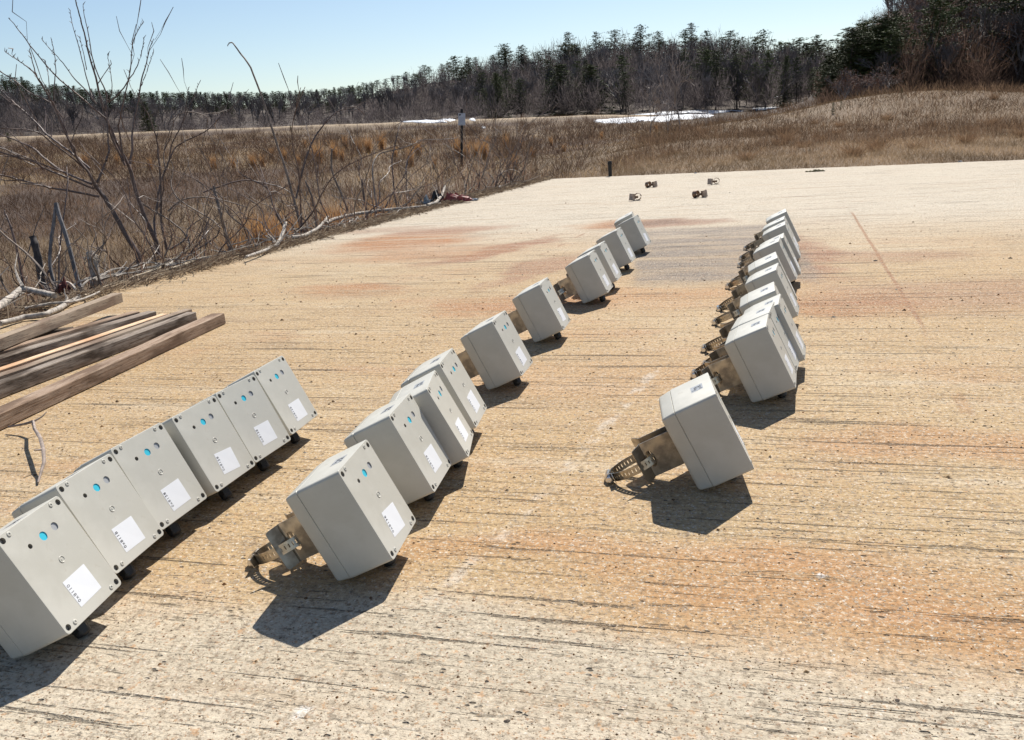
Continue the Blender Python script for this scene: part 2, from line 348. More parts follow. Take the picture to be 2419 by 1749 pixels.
# ---------------------------------------------------------------- grass and low vegetation (uncountable)
def m_grass(name):
    t = NT(name); a = t.n('Attribute', attribute_name='Col'); df = t.n('BsdfDiffuse'); tr = t.n('BsdfTranslucent'); mx = t.n('MixShader'); mx.inputs[0].default_value = .5
    t.put(df.inputs[0], a.outputs['Color']); t.put(tr.inputs[0], a.outputs['Color']); t.t.links.new(df.outputs[0], mx.inputs[1]); t.t.links.new(tr.outputs[0], mx.inputs[2])
    t.t.nodes.remove(t.b); t.t.links.new(mx.outputs[0], t.t.nodes['Material Output'].inputs[0]); return t.m
MAT_GRASS = m_grass('dry_grass')
def blades(pos, hgt, wid, lean, col, seg=2, ang=None, bend=1.):
    n = len(pos); th = RNG.uniform(0, 2*np.pi, n) if ang is None else ang; ph = RNG.uniform(0, np.pi, n)
    dx, dy = np.cos(th)*lean, np.sin(th)*lean; wx, wy = np.cos(ph)*wid/2, np.sin(ph)*wid/2
    vs_ = []
    for k in range(seg+1):
        f = k/seg; c = np.stack([pos[:, 0]+dx*hgt*f**(1+bend), pos[:, 1]+dy*hgt*f**(1+bend), pos[:, 2]+hgt*(f-.35*lean*f*f)], -1)
        ww = np.stack([wx, wy, 0*wx], -1)*(1-.85*f)
        vs_ += [c-ww, c+ww]
    V = np.stack(vs_, 1).reshape(-1, 3); b = (np.arange(n)*2*(seg+1))[:, None]
    F = np.concatenate([b+np.array([2*k, 2*k+1, 2*k+3, 2*k+2]) for k in range(seg)], 0)
    return V, F, np.repeat(col, 2*(seg+1), 0)
def join(parts):
    V, F, C_ = [], [], []; o = 0
    for v, f, c in parts: V.append(v); F.append(f+o); C_.append(c); o += len(v)
    return np.concatenate(V), np.concatenate(F), np.concatenate(C_)
def mixc(a, b, t): return np.array(a)*(1-t[:, None])+np.array(b)*t[:, None]
def scatter(n, u0, u1, y0, y1, p=1.):
    u = RNG.uniform(u0, u1, n); t = RNG.uniform(0, 1, n)**p; y = y0*(y1/y0)**t; x = (u-CX)/F_PX*y*1.0+.02*y*0
    return x, y
def field_mask(x, y): return sst(-1, 1, side(x, y))
def brush(ctr, rad_, hgt, n, L, wid, c0, c1, up=.55):      # soft mounds of fine twigs: ctr (m,3), each with n strands
    m = len(ctr); q = RNG.normal(size=(m, n, 3)); q /= np.linalg.norm(q, axis=2, keepdims=True); q *= RNG.uniform(.35, 1, (m, n, 1)); q[..., 2] = np.abs(q[..., 2])
    o = q*np.stack([rad_, rad_, hgt], -1)[:, None, :]; p = (ctr[:, None, :]+o).reshape(-1, 3); d = q+np.array([0, 0, up])+RNG.normal(0, .35, q.shape); d = d.reshape(-1, 3); d /= np.linalg.norm(d, axis=1, keepdims=True)
    l = (np.repeat(L, n)*RNG.uniform(.5, 1.4, m*n))[:, None]; sdv = np.cross(d, RNG.normal(size=d.shape)); sdv /= np.linalg.norm(sdv, axis=1, keepdims=True)+1e-9; w_ = (np.repeat(wid, n)*RNG.uniform(.6, 1.4, m*n))[:, None]/2
    V = np.stack([p-sdv*w_, p+sdv*w_, p+d*l+sdv*w_*.3, p+d*l-sdv*w_*.3], 1).reshape(-1, 3); F = np.arange(4*m*n).reshape(-1, 4)
    c = mixc(c0, c1, RNG.uniform(0, 1, m*n)); c *= np.repeat(RNG.uniform(.65, 1.3, m), n)[:, None]; return V, F, np.repeat(c, 4, 0)
def marsh_cover():
    out = []
    x, y = scatter(190000, -260, 1800, 3.0, 84, .9); k = (outside(x, y) > .06) & (field_mask(x, y) < RNG.uniform(.1, .9, len(x))); x, y = x[k], y[k]
    z = terrain(x, y); n1 = fbm(x*.5, y*.5, 71); n2 = fbm(x*.15, y*.25, 41); t = np.clip(n1*1.6-.3+RNG.normal(0, .22, len(x)), 0, 1)
    n3 = fbm(x*1.3, y*.9, 77); dk_ = (.45+1.0*sst(.36, .64, n3))[:, None]; col = mixc((.10, .062, .038), (.35, .235, .11), t)*dk_; pu = sst(.52, .68, n2)*RNG.uniform(.1, .8, len(x)); col = col*(1-pu[:, None])+np.array([.10, .048, .042])*dk_*pu[:, None]
    edge_ = sst(2.2, .2, outside(x, y)); s = np.clip(y/9, .55, 3.2); h = RNG.uniform(.07, .22, len(x))*np.interp(y, [3, 8, 30], [.9, 1., 1.25])*(1-.2*edge_)
    out.append(blades(np.stack([x, y, z-.02], -1), h, .0028*s*RNG.uniform(.6, 1.3, len(x)), RNG.uniform(.3, 1.5, len(x)), col))
    # dark woody twigs
    x, y = scatter(24000, -260, 1750, 3.4, 82, .75); k = (outside(x, y) > .15) & (field_mask(x, y) < .35) & (fbm(x*.3, y*.4, 91) > .45); x, y = x[k], y[k]
    z = terrain(x, y); t = RNG.uniform(0, 1, len(x)); col = mixc((.06, .035, .028), (.14, .09, .06), t); s = np.clip(y/9, .6, 3.)
    out.append(blades(np.stack([x, y, z-.02], -1), RNG.uniform(.14, .42, len(x)), .0034*s, RNG.uniform(0, .8, len(x)), col, bend=.3))
    return join(out)
def stuff(name, parts):
    V, F, C_ = parts; return link(name, np_mesh(name, V, F, MAT_GRASS, C_), kind='stuff')
stuff('marsh_grass', marsh_cover())
def marsh_brush():
    x, y = scatter(1500, -260, 1750, 5.5, 84, .85); k = (outside(x, y) > .8) & (field_mask(x, y) < .4); x, y = x[k], y[k]; m = len(x); s = np.clip(y/14, .6, 2.2)
    a = brush(np.stack([x, y, terrain(x, y)], -1), RNG.uniform(.15, .45, m)*s, RNG.uniform(.12, .32, m)*np.clip(s, .8, 1.5), 46, .16*s, .004*np.clip(y/9, .8, 4), (.05, .032, .026), (.15, .10, .068))
    x, y = scatter(760, 1350, 2640, 10.5, 36, .8); k = (field_mask(x, y) > .6); x, y = x[k], y[k]; m = len(x); s = np.clip(y/14, .6, 2.)
    b_ = brush(np.stack([x, y, terrain(x, y)], -1), RNG.uniform(.15, .5, m)*s, RNG.uniform(.06, .16, m)*s, 40, .10*s, .004*np.clip(y/9, .8, 3), (.07, .043, .03), (.17, .115, .075)); return join([a, b_])
stuff('marsh_brush', marsh_brush())
def field_cover():
    out = []
    x, y = scatter(185000, 1150, 2640, 6.3, 56, 1.); k = (outside(x, y) > -.03-.05*vnoise(x*3, y*3, 8)) & (field_mask(x, y) > RNG.uniform(.1, .9, len(x))); x, y = x[k], y[k]
    z = terrain(x, y); n1 = fbm(x*.7, y*.7, 51); t = np.clip(n1*1.5-.25+RNG.normal(0, .25, len(x)), 0, 1)
    n3 = fbm(x*1.6, y*1.1, 57); col = mixc((.12, .077, .045), (.35, .255, .16), t)*(.6+.7*sst(.35, .65, n3))[:, None]; br = sst(.46, .60, fbm(x*.2, y*.35, 61))*sst(9, 13, y); col = col*(1-np.array([.34, .36, .40])*sst(14, 19, y)[:, None]); col = col*(1-.6*br[:, None])+np.array([.10, .065, .045])*.6*br[:, None]
    s = np.clip(y/8, .8, 3); low = np.interp(outside(x, y), [0, .5, 2], [.35, .8, 1.])
    out.append(blades(np.stack([x, y, z-.01], -1), RNG.uniform(.04, .15, len(x))*low, .0032*s, RNG.uniform(.5, 1.8, len(x)), col))
    x, y = scatter(9000, 1500, 2640, 10, 34, 1.); k = (field_mask(x, y) > .6) & (fbm(x*.25, y*.4, 95) > .5); x, y = x[k], y[k]
    z = terrain(x, y); col = mixc((.15, .09, .06), (.27, .18, .11), RNG.uniform(0, 1, len(x)))
    out.append(blades(np.stack([x, y, z-.01], -1), RNG.uniform(.10, .32, len(x)), .0035*np.clip(y/9, .8, 3), RNG.uniform(0, .5, len(x)), col, bend=.3))
    return join(out)
stuff('field_grass', field_cover())
def litter_strip():                   # dead stalks and leaf bits matted along the slab edge
    n = 9000; t = RNG.uniform(0, 1, n)**1.1; a = np.array([-2.1, 1.6]); b = np.array([.46, 8.28]); e = (b-a)/np.linalg.norm(b-a); nrm = np.array([-e[1], e[0]])
    off = RNG.exponential(.13, n)-.06-.05*RNG.uniform(0, 1, n); off = np.where(RNG.uniform(0, 1, n) < .75, off, RNG.uniform(0, .5, n))
    p = a+t[:, None]*(b-a)+off[:, None]*nrm; z = np.where(outside(p[:, 0], p[:, 1]) < .02, .004, terrain(p[:, 0], p[:, 1])+.01)+RNG.uniform(0, .02, n)
    c = mixc((.16, .11, .08), (.55, .46, .34), RNG.uniform(0, 1, n)**1.5); an = np.arctan2(e[1], e[0])+RNG.normal(0, .8, n)
    L = RNG.uniform(.03, .16, n); wdt = RNG.uniform(.0015, .005, n)
    d = np.stack([np.cos(an)*L/2, np.sin(an)*L/2, RNG.uniform(-.012, .03, n)], -1); P0 = np.stack([p[:, 0], p[:, 1], z], -1); sdv = np.stack([-np.sin(an)*wdt/2, np.cos(an)*wdt/2, 0*an], -1)
    up = np.array([0, 0, 1.])*wdt[:, None]*.7
    V = np.stack([P0-d-sdv, P0-d+sdv, P0-d+up, P0+d-sdv*.4, P0+d+sdv*.4, P0+d+up*.4], 1).reshape(-1, 3); bb = (np.arange(n)*6)[:, None]
    F = np.concatenate([bb+np.array(q_) for q_ in ((0, 2, 5, 3), (1, 4, 5, 2))], 0)
    return V, F, np.repeat(c, 6, 0)
stuff('dead_stalk_litter', litter_strip())
def edge_stems():                     # thin reddish stems standing along the edge of the slab
    n = 1500; t = RNG.uniform(0, 1, n)**.9; a = np.array([-2.1, 1.9]); b = np.array([.4, 8.2]); nrm = np.array([-.93, .36])
    p = a+t[:, None]*(b-a)+(RNG.exponential(.35, n)+.03)[:, None]*nrm; z = terrain(p[:, 0], p[:, 1])
    c = mixc((.12, .06, .045), (.36, .25, .17), RNG.uniform(0, 1, n)**1.4)
    return blades(np.stack([p[:, 0], p[:, 1], z-.03], -1), RNG.uniform(.12, .55, n)*np.interp(t, [0, 1], [.8, 1.]), RNG.uniform(.003, .0065, n), RNG.uniform(0, .45, n), c, seg=3, bend=.4)
stuff('thin_red_stems', edge_stems())
def grit():                           # loose sand grains and crumbs on the slab
    n = 12000; u = RNG.uniform(-100, 2500, n); v = 480+(1800-480)*RNG.uniform(0, 1, n)**.8
    d = ((u-CX)/F_PX)[:, None]*R_+((v-CY)/F_PX)[:, None]*D_+W_; p = d*((-EYE)/d[:, 2])[:, None]
    k = outside(p[:, 0], p[:, 1]) < -.05; p = p[k]; n = len(p)
    s = np.exp(RNG.normal(0, .45, n))*.00085*np.clip(p[:, 1], .7, 2.2)
    base = np.array([(1, 0, 0), (0, 1, 0), (-1, 0, 0), (0, -1, 0), (0, 0, .8)], float)
    V = (base[None]*s[:, None, None]*RNG.uniform(.6, 1.3, (n, 5, 1))); V[:, :, 0] += p[:, 0, None]; V[:, :, 1] += p[:, 1, None]; V = V.reshape(-1, 3)
    b = (np.arange(n)*5)[:, None]; F = np.concatenate([b+np.array(q_) for q_ in ((0, 1, 4), (1, 2, 4), (2, 3, 4), (3, 0, 4))], 0)
    c = np.array([(.44, .36, .26), (.32, .23, .14), (.52, .47, .40), (.2, .13, .08), (.35, .2, .1)])[RNG.integers(0, 5, n)]
    me = np_mesh('sand_grit', V, F, MAT_GRASS, np.repeat(c, 5, 0), n=3); return link('sand_grit', me, kind='stuff')
grit()
# ---------------------------------------------------------------- sensor boxes
BW, BD, BH, TILT = .0984, .0786, .12, .44284
def m_plastic():
    t = NT('light_grey_plastic'); V = t.coord(); oi = t.n('ObjectInfo')
    a = t.noise(V, 18, 4, .6); s = t.noise(V, 900, 2)
    c = t.mix(t.map(a, .35, .7), (.455, .435, .375), (.525, .505, .445)); c = t.mix(t.map(t.noise(V, 70, 4, .7), .62, .78), c, (.43, .40, .335))
    c = t.mix(t.math('MULTIPLY', t.map(t.noise(t.coord(scale=(1, 1, 1)), 240, 3, .8), .66, .74), .35), c, (.33, .29, .22))
    c = t.mix(t.math('MULTIPLY', oi.outputs['Random'], .25), c, (.46, .465, .425))
    t.bump(s, .25, .0002); return t.fin(c, t.map(a, .3, .7, .40, .52), None, .5)
M_PL = m_plastic()
def m_steel():
    t = NT('brushed_steel'); V = t.coord(scale=(4, 60, 400)); a = t.noise(V, 6, 3); b = t.noise(t.coord(), 60, 5)
    t.bump(a, .12, .0002); return t.fin(t.mix(t.map(b, .35, .7), (.46, .41, .34), (.25, .215, .175)), t.map(b, .3, .7, .34, .52), 1.)
M_ST = m_steel(); M_STB = plain('dull_clamp_steel', (.44, .40, .34), .32, 1., .2, 200)
M_CHR = plain('bright_screw_steel', (.66, .66, .67), .2, 1., .1, 300)
M_BLK = plain('black_nylon', (.018, .018, .019), .45); M_TEAL = plain('teal_window', (.045, .47, .60), .3, 0, .05)
M_GREYD = plain('grey_sensor_disc', (.33, .335, .34), .45, 0, .08); M_STK = plain('white_sticker_paper', (.70, .71, .73), .55, 0, .02)
M_INK = plain('black_ink', (.025, .025, .03), .6); M_LOGO = plain('grey_print_film', (.36, .37, .38), .35, 0, .1, 150)
M_DARK = plain('dark_recess', (.27, .25, .215), .7)
def circ(cx, cy, r, n=20): return [(cx+r*math.cos(2*math.pi*k/n), cy+r*math.sin(2*math.pi*k/n)) for k in range(n)]
def inpoly(p, poly):
    x, y = p; c = False; j = len(poly)-1
    for i in range(len(poly)):
        xi, yi = poly[i]; xj, yj = poly[j]
        if (yi > y) != (yj > y) and x < (xj-xi)*(y-yi)/(yj-yi)+xi: c = not c
        j = i
    return c
def cdt(outline, holes, extra=()):
    vs_ = []; es = []
    for poly in [outline]+holes:
        b = len(vs_); vs_ += [Vector(p) for p in poly]; es += [(b+i, b+(i+1) % len(poly)) for i in range(len(poly))]
    for a, b_ in extra: vs_ += [Vector(a), Vector(b_)]; es.append((len(vs_)-2, len(vs_)-1))
    r = delaunay_2d_cdt(vs_, es, [], 0, 1e-7); V = [tuple(v) for v in r[0]]; fs = []
    for f in r[2]:
        c = (sum(V[i][0] for i in f)/len(f), sum(V[i][1] for i in f)/len(f))
        if inpoly(c, outline) and not any(inpoly(c, h) for h in holes): fs.append(tuple(f))
    return V, fs
def rrect(ins, r, n=6):               # rounded rectangle in (y, z)
    y0, y1, z0, z1 = -BW/2+ins, BW/2-ins, ins, BH-ins; r = max(r-ins*.6, .0012); out = []
    for cx_, cy_, a0 in ((y1-r, z1-r, 0), (y0+r, z1-r, 90), (y0+r, z0+r, 180), (y1-r, z0+r, 270)):
        for k in range(n+1):
            a = rad(a0+90*k/n); out.append((cx_+r*math.cos(a), cy_+r*math.sin(a)))
    return out
def prof(x, ins, r=.0045): return [(x, y, z) for y, z in rrect(ins, r)]
def fy(s): return -BW/2+s*BW
def fz(t): return BH*(1-t)
SCREWS = [(sy*(BW/2-.0062), z) for sy in (-1, 1) for z in (.0065, BH-.0065)]
BOSS = [(y-(.0105 if y > 0 else -.0105), z+(.002 if z > .06 else -.0005)) for y, z in SCREWS]
DOTS = [('sensor_hole', fy(.29), fz(.221), .0027, .006, None), ('teal_window', fy(.503), fz(.217), .0049, .0008, 'teal'), ('grey_window', fy(.70), fz(.207), .0046, .0012, 'grey')]
XF = BD
# --- shared meshes
b = MB(); b.loops([prof(.0009, .0050), prof(.0, .0062), ][::-1]+[prof(.0022, .0034), prof(.0045, .0024), prof(.0192, .0004), prof(.0197, .0009)]); ME_LID = b.mesh('lid', 40)
ring_out = rrect(.0006, .0045)
holes = [circ(y, z, .0034) for y, z in SCREWS]+[circ(y, z, r) for _, y, z, r, _, _ in DOTS]
V2, F2 = cdt(ring_out, holes)
b = MB(); b.loops([prof(.0195, .0016), prof(.0202, .0016), prof(.0203, .0006), prof(.0209, .0), prof(XF-.0006, .0), prof(XF-.0001, .0003), prof(XF, .0006)], True, False)
b.add([(XF, y, z) for y, z in V2], F2); ME_HOUSE = b.mesh('housing', 40)
def cup(y, z, r, depth, n=20):
    b = MB(); lo = [[(XF-.0001, py, pz) for py, pz in circ(y, z, r+.00005, n)], [(XF-depth, py, pz) for py, pz in circ(y, z, r+.00005, n)]]
    return b.loops(lo, False, True)
ME_RECESS = []
for y, z in SCREWS:
    c = cup(y, z, .0034, .0045); c.cyl((XF-.0044, y, z), (1, 0, 0), .0025, .0012, 10); ME_RECESS.append(c.mesh('screw_recess', 40))
ME_BOSS = []
for y, z in BOSS:
    b = MB(); pr = [(.0026, 0), (.0026, .0006), (.0021, .0009), (.0012, .0008), (.0010, .0001), (0.0001, .0001)]
    b.loops([[(XF+h, py, pz) for py, pz in circ(y, z, r, 14)] for r, h in pr], False, True); ME_BOSS.append(b.mesh('screw_boss', 50))
b = MB(); y, z = fy(.513), fz(.471); pr = [(.0037, 0), (.0037, .0004), (.0034, .0006), (.0030, .0004), (.0028, .00005), (.0011, .00005), (.0010, .0004), (.0001, .0004)]
b.loops([[(XF+h, py, pz) for py, pz in circ(y, z, r, 20)] for r, h in pr], False, True); ME_MARK = b.mesh('mould_mark', 50)
ME_DOT = [(n, cup(y, z, r, d).mesh(n, 40), {None: M_DARK, 'teal': M_TEAL, 'grey': M_GREYD}[m]) for n, y, z, r, d, m in DOTS]
SY, SZ = fy(.5226), fz(.753)
def rr2(hy, hz, r, n=3):
    out = []
    for sy, sz, a0 in ((1, 1, 0), (-1, 1, 90), (-1, -1, 180), (1, -1, 270)):
        for k in range(n+1):
            a = rad(a0+90*k/n); out.append((sy*(hy-r)+r*math.cos(a), sz*(hz-r)+r*math.sin(a)))
    return out
b = MB(); o = rr2(.0185, .016, .0008); b.loops([[(0, y, z) for y, z in o], [(.00016, y, z) for y, z in o]], False, True); ME_STICK = b.mesh('id_sticker')
# print on the top of the housing: faint film with a broken dark mark
b = MB(); b.loops([[(x, y, 0) for x, y in rr2(.0085, .0105, .0006)], [(x, y, .00012) for x, y in rr2(.0085, .0105, .0006)]], False, True); ME_FILM = b.mesh('printed_label')
r_ = random.Random(3); b = MB()
for k in range(5):
    for j in range(4):
        if r_.random() < .75: cx_, cy_ = -.003+k*.0021, -.003+j*.0024; b.box((cx_-.0009, cy_-.0010, .00013), (cx_+.0009*r_.uniform(.4, 1.1), cy_+.001*r_.uniform(.3, 1.2), .0002))
b.box((-.0075, -.0062, .00013), (-.0006, -.0050, .0002)); b.box((.0035, -.0075, .00013), (.0072, -.0052, .0002)); b.box((-.003, -.0052, .00013), (-.0018, -.0030, .0002))
ME_PRINT = b.mesh('printed_mark')
# cable gland under the housing
b = MB(); gx = .046
for r, z0, z1, n in ((.0098, 0, -.0035, 6), (.0078, -.0035, -.007, 20), (.0092, -.007, -.0125, 6), (.0084, -.0125, -.0165, 20)): b.loops([[(gx+py, pz, z0) for py, pz in circ(0, 0, r, n)], [(gx+py, pz, z1) for py, pz in circ(0, 0, r, n)]])
b.loops([[(gx+py, pz, z) for py, pz in circ(0, 0, r, 16)] for r, z in ((.0084, -.0165), (.0075, -.0188), (.0048, -.0203))]); ME_GLAND = b.mesh('cable_gland', 35)
# bracket: two slotted plates with flared ends, and the foot plate that joins them
PH, PY = .053, .0105
def path(l):                          # distance along the plate -> (x, y) for the far plate
    fold = .046; r = .004
    if l < fold: return (-l, PY), (0., 1.)
    a = min((l-fold)/(r*1.2), 1)*rad(52); k = l-fold
    x = -fold-k*math.cos(a*.95); y = PY+k*math.sin(a*.95); return (x, y), (math.sin(a), math.cos(a))
def plate(sgn):
    L = .067; r = .004
    o = [(0, 0), (L-r, 0)]+[(L-r+r*math.sin(a), r-r*math.cos(a)) for a in (rad(30), rad(60), rad(90))]+[(L, PH-r)]+[(L-r+r*math.cos(a), PH-r+r*math.sin(a)) for a in (rad(30), rad(60), rad(90))]+[(0, PH)]
    sl = [(.0410+.0042*math.cos(a), .035+.0042*math.sin(a)) for a in [rad(18*k) for k in range(0, 11)]]+[(.0410-.0042*math.cos(a), .017-.0042*math.sin(a)) for a in [rad(18*k) for k in range(0, 11)]]
    ex = [((.046+d, -.001), (.046+d, PH+.001)) for d in (0., .0016, .0032, .0048)]
    V, F = cdt(o, [sl], ex); b = MB(); A = []; B = []
    for l, z in V:
        (x, y), n = path(l); z = z+BH/2-PH/2
        A.append((x, sgn*y, z)); B.append((x+n[0]*.0012, sgn*(y+n[1]*.0012), z))
    b.add(A, F); b.add(B, F)
    cnt = {}
    for f in F:
        for i in range(len(f)):
            e = (f[i], f[(i+1) % len(f)]); k_ = tuple(sorted(e)); cnt[k_] = cnt.get(k_, 0)+1
    n = len(V)
    for (i, j), c in cnt.items():
        if c == 1: b.f.append((i, j, j+n, i+n))
    return b.mesh('bracket_plate', 30)
ME_PLATE = [plate(-1), plate(1)]
b = MB(); b.box((-.0016, -PY, BH/2-PH/2+.001), (-.0001, PY, BH/2+PH/2-.001))
for dz in (-.013, .013): b.cyl((-.0015, 0, BH/2+dz), (-1, 0, 0), .0045, .003, 6)
ME_FOOT = b.mesh('bracket_base')
# worm-drive clamp: perforated ring, tail, screw housing, screw
CR, CW, CT, CE = .0238, .0130, .0008, 1.5
def clamp_band():
    b = MB(); cols = []; a = 0.; pitch_ = .0036/CR
    nseg = int(2*math.pi/pitch_); zs = [-CW/2, -CW/2+.0040, CW/2-.0040, CW/2]
    def pt(a, z, r): return (CE*r*math.cos(a), r*math.sin(a), z)
    def strip(a0, a1, rmul=1., slots=True):
        nonlocal b
        n = int(abs(a1-a0)/pitch_)
        for k in range(n):
            for part in (0, 1):
                s0 = a0+(a1-a0)*(k+(.0 if part == 0 else .74))/n; s1 = a0+(a1-a0)*(k+(.74 if part == 0 else 1.))/n
                for q_ in range(3):
                    if part == 1 and q_ == 1 and slots: continue
                    b.add([pt(s0, zs[q_], CR*rmul), pt(s1, zs[q_], CR*rmul), pt(s1, zs[q_+1], CR*rmul), pt(s0, zs[q_+1], CR*rmul)], [(0, 1, 2, 3)])
    strip(rad(196), rad(196+345)); strip(rad(150), rad(205), 1.045)
    # straight tail that leaves the ring
    p0 = np.array(pt(rad(205), 0, CR*1.045)); tg = np.array([-math.sin(rad(205)), math.cos(rad(205)), 0])
    b.add([tuple(p0+(0, 0, z)) for z in (zs[0], zs[3])]+[tuple(p0+tg*.017+np.array([-.004, 0, z])) for z in (zs[3]*.8, zs[0]*.8)], [(0, 1, 2, 3)])
    return b.mesh('clamp_band')
ME_BAND = clamp_band()
def clamp_housing():
    b = MB(); c = np.array([-CR*CE-.0042, 0, 0])
    prof_ = [(.0072*math.cos(a), .0078*math.sin(a)) for a in [rad(k) for k in range(-100, 101, 20)]]+[(-.0030, .0078), (-.0030, -.0078)]
    b.loops([[(c[0]-x*1.0, y0, z) for x, z in prof_] for y0 in (-.0085, .0085)]); return b.mesh('screw_housing', 40)
ME_CH = clamp_housing()
def clamp_screw():
    b = MB(); x = -CR*CE-.0046
    b.cyl((x, -.0155, 0), (0, 1, 0), .0036, .026, 14); b.cyl((x, -.0150, 0), (0, 1, 0), .0050, .0042, 6); b.cyl((x, -.0158, 0), (0, 1, 0), .0038, .001, 12)
    b.box((x-.0030, -.0164, -.0004), (x+.0030, -.0157, .0004)); return b.mesh('clamp_screw', 35)
ME_CS = clamp_screw()
def text_mesh(s, size):
    cu = bpy.data.curves.new('t', 'FONT'); cu.body = s; cu.size = size; cu.align_x = 'CENTER'; cu.align_y = 'CENTER'; cu.space_character = 1.22; cu.extrude = .00003; cu.resolution_u = 2
    o = bpy.data.objects.new('t', cu); COL.objects.link(o); dg = bpy.context.evaluated_depsgraph_get()
    me = bpy.data.meshes.new_from_object(o.evaluated_get(dg)); bpy.data.objects.remove(o); bpy.data.curves.remove(cu); return me
def build_box():
    t = empty('sensor_box', group='pale grey sensor boxes laid out in three rows')
    link('lid', ME_LID, t, M_PL); hs = link('housing', ME_HOUSE, t, M_PL)
    for m in ME_RECESS: link('screw_recess', m, t, M_DARK)
    for m in ME_BOSS: link('screw_boss', m, t, M_PL)
    link('mould_mark', ME_MARK, t, M_PL)
    for n, m, mt in ME_DOT: link(n, m, t, mt)
    s = link('id_sticker', ME_STICK, t, M_STK); s.location = (XF+.00003, SY, SZ)
    l = link('printed_label', ME_FILM, t, M_LOGO); l.location = (BD*.73, .003, BH+.00003); k = link('printed_mark', ME_PRINT, l, M_INK)
    link('cable_gland', ME_GLAND, t, M_BLK)
    for m in ME_PLATE: link('bracket_plate', m, t, M_ST)
    link('bracket_base', ME_FOOT, t, M_ST)
    h = empty('hose_clamp'); h.parent = t; h.location = (-.0675, 0, BH/2-.002)
    bd = link('clamp_band', ME_BAND, h, M_STB); sm = bd.modifiers.new('thick', 'SOLIDIFY'); sm.thickness = CT; sm.offset = 1
    link('screw_housing', ME_CH, h, M_CHR); link('clamp_screw', ME_CS, h, M_CHR)
    return t
LR = 'front face turned to the viewer, left row'
BOXES = [
 ('0x8110', -.5228, .7742, -6.6, 'grey sensor box marked 0x8110, nearest of the left row, cut by the picture edge'),
 ('0x811B', -.5236, .8960, -10.6, 'grey sensor box marked 0x811B, second from the front in the left row'),
 ('0x8124', -.5073, 1.0057, -15.7, 'grey sensor box marked 0x8124, third in the left row, before the dark gap'),
 ('0x8128', -.4719, 1.1144, -16.8, 'grey sensor box marked 0x8128, fourth in the left row, just behind the dark gap'),
 ('0x812E', -.4436, 1.2163, -18.9, 'grey sensor box marked 0x812E, second from the far end of the left row'),
 ('0x812B', -.4223, 1.3255, -13.8, 'grey sensor box marked 0x812B, farthest of the left row'),
 ('0x8136', -.2082, .8841, -10.1, 'grey sensor box marked 0x8136, nearest of the middle row, clamp resting on concrete'),
 ('0x8137', -.1738, 1.0588, -10.9, 'grey sensor box marked 0x8137, second from the front of the middle row'),
 ('0x8138', -.1400, 1.1637, -3., 'grey sensor box turned more edge-on, third from the front of the middle row'),
 ('0x8139', -.1249, 1.2945, -9.7, 'grey sensor box fourth from the front of the middle row, close behind the edge-on one'),
 ('0x813A', -.0371, 1.5693, -15.7, 'grey sensor box standing apart, fifth from the front of the middle row'),
 ('0x813B', .0695, 1.9148, -14.8, 'grey sensor box standing apart, sixth from the front of the middle row'),
 ('0x813C', .2271, 2.3142, -17., 'grey sensor box with its steel bracket showing at the left, seventh in the middle row'),
 ('0x813D', .2781, 2.4863, -17.6, 'grey sensor box half hidden close behind the seventh box of the middle row'),
 ('0x813E', .3735, 2.8066, -18.8, 'grey sensor box at the edge of the grey stain, ninth in the middle row'),
 ('0x813F', .4903, 3.1632, -21., 'grey sensor box second from the far end of the middle row, by the rust spot'),
 ('0x8140', .4964, 3.2878, -11., 'grey sensor box at the far end of the middle row, mostly hidden'),
 ('0x8141', .2484, 1.0582, -7.9, 'grey sensor box alone at the front of the right row, bracket in full view'),
 ('0x8142', .4298, 1.3908, -20.1, 'grey sensor box with a broad shaded side, second in the right row'),
 ('0x8143', .4686, 1.4874, -23.3, 'grey sensor box touching the back of the second box of the right row'),
 ('0x8144', .5045, 1.5515, -20.9, 'grey sensor box fourth in the right row, just above the touching pair'),
 ('0x8145', .5349, 1.6747, -16.9, 'grey sensor box fifth in the right row, lid set farther left than its neighbours'),
 ('0x8146', .6149, 1.8993, -21.7, 'grey sensor box with a tall shaded side, sixth in the right row'),
 ('0x8147', .6662, 2.0599, -15.6, 'grey sensor box seventh in the right row, hidden but for its bright top'),
 ('0x8148', .7614, 2.3220, -22.4, 'grey sensor box eighth in the right row, standing on the grey stain'),
 ('0x8149', .7963, 2.3919, -19.5, 'grey sensor box close behind the eighth box of the right row'),
 ('0x814A', .8930, 2.6635, -19.8, 'grey sensor box third from the far end of the right row'),
 ('0x814B', .9369, 2.8015, -21., 'grey sensor box second from the far end of the right row'),
 ('0x814C', 1.0165, 3.0183, -16.8, 'grey sensor box at the far end of the right row')]
proto = build_box()
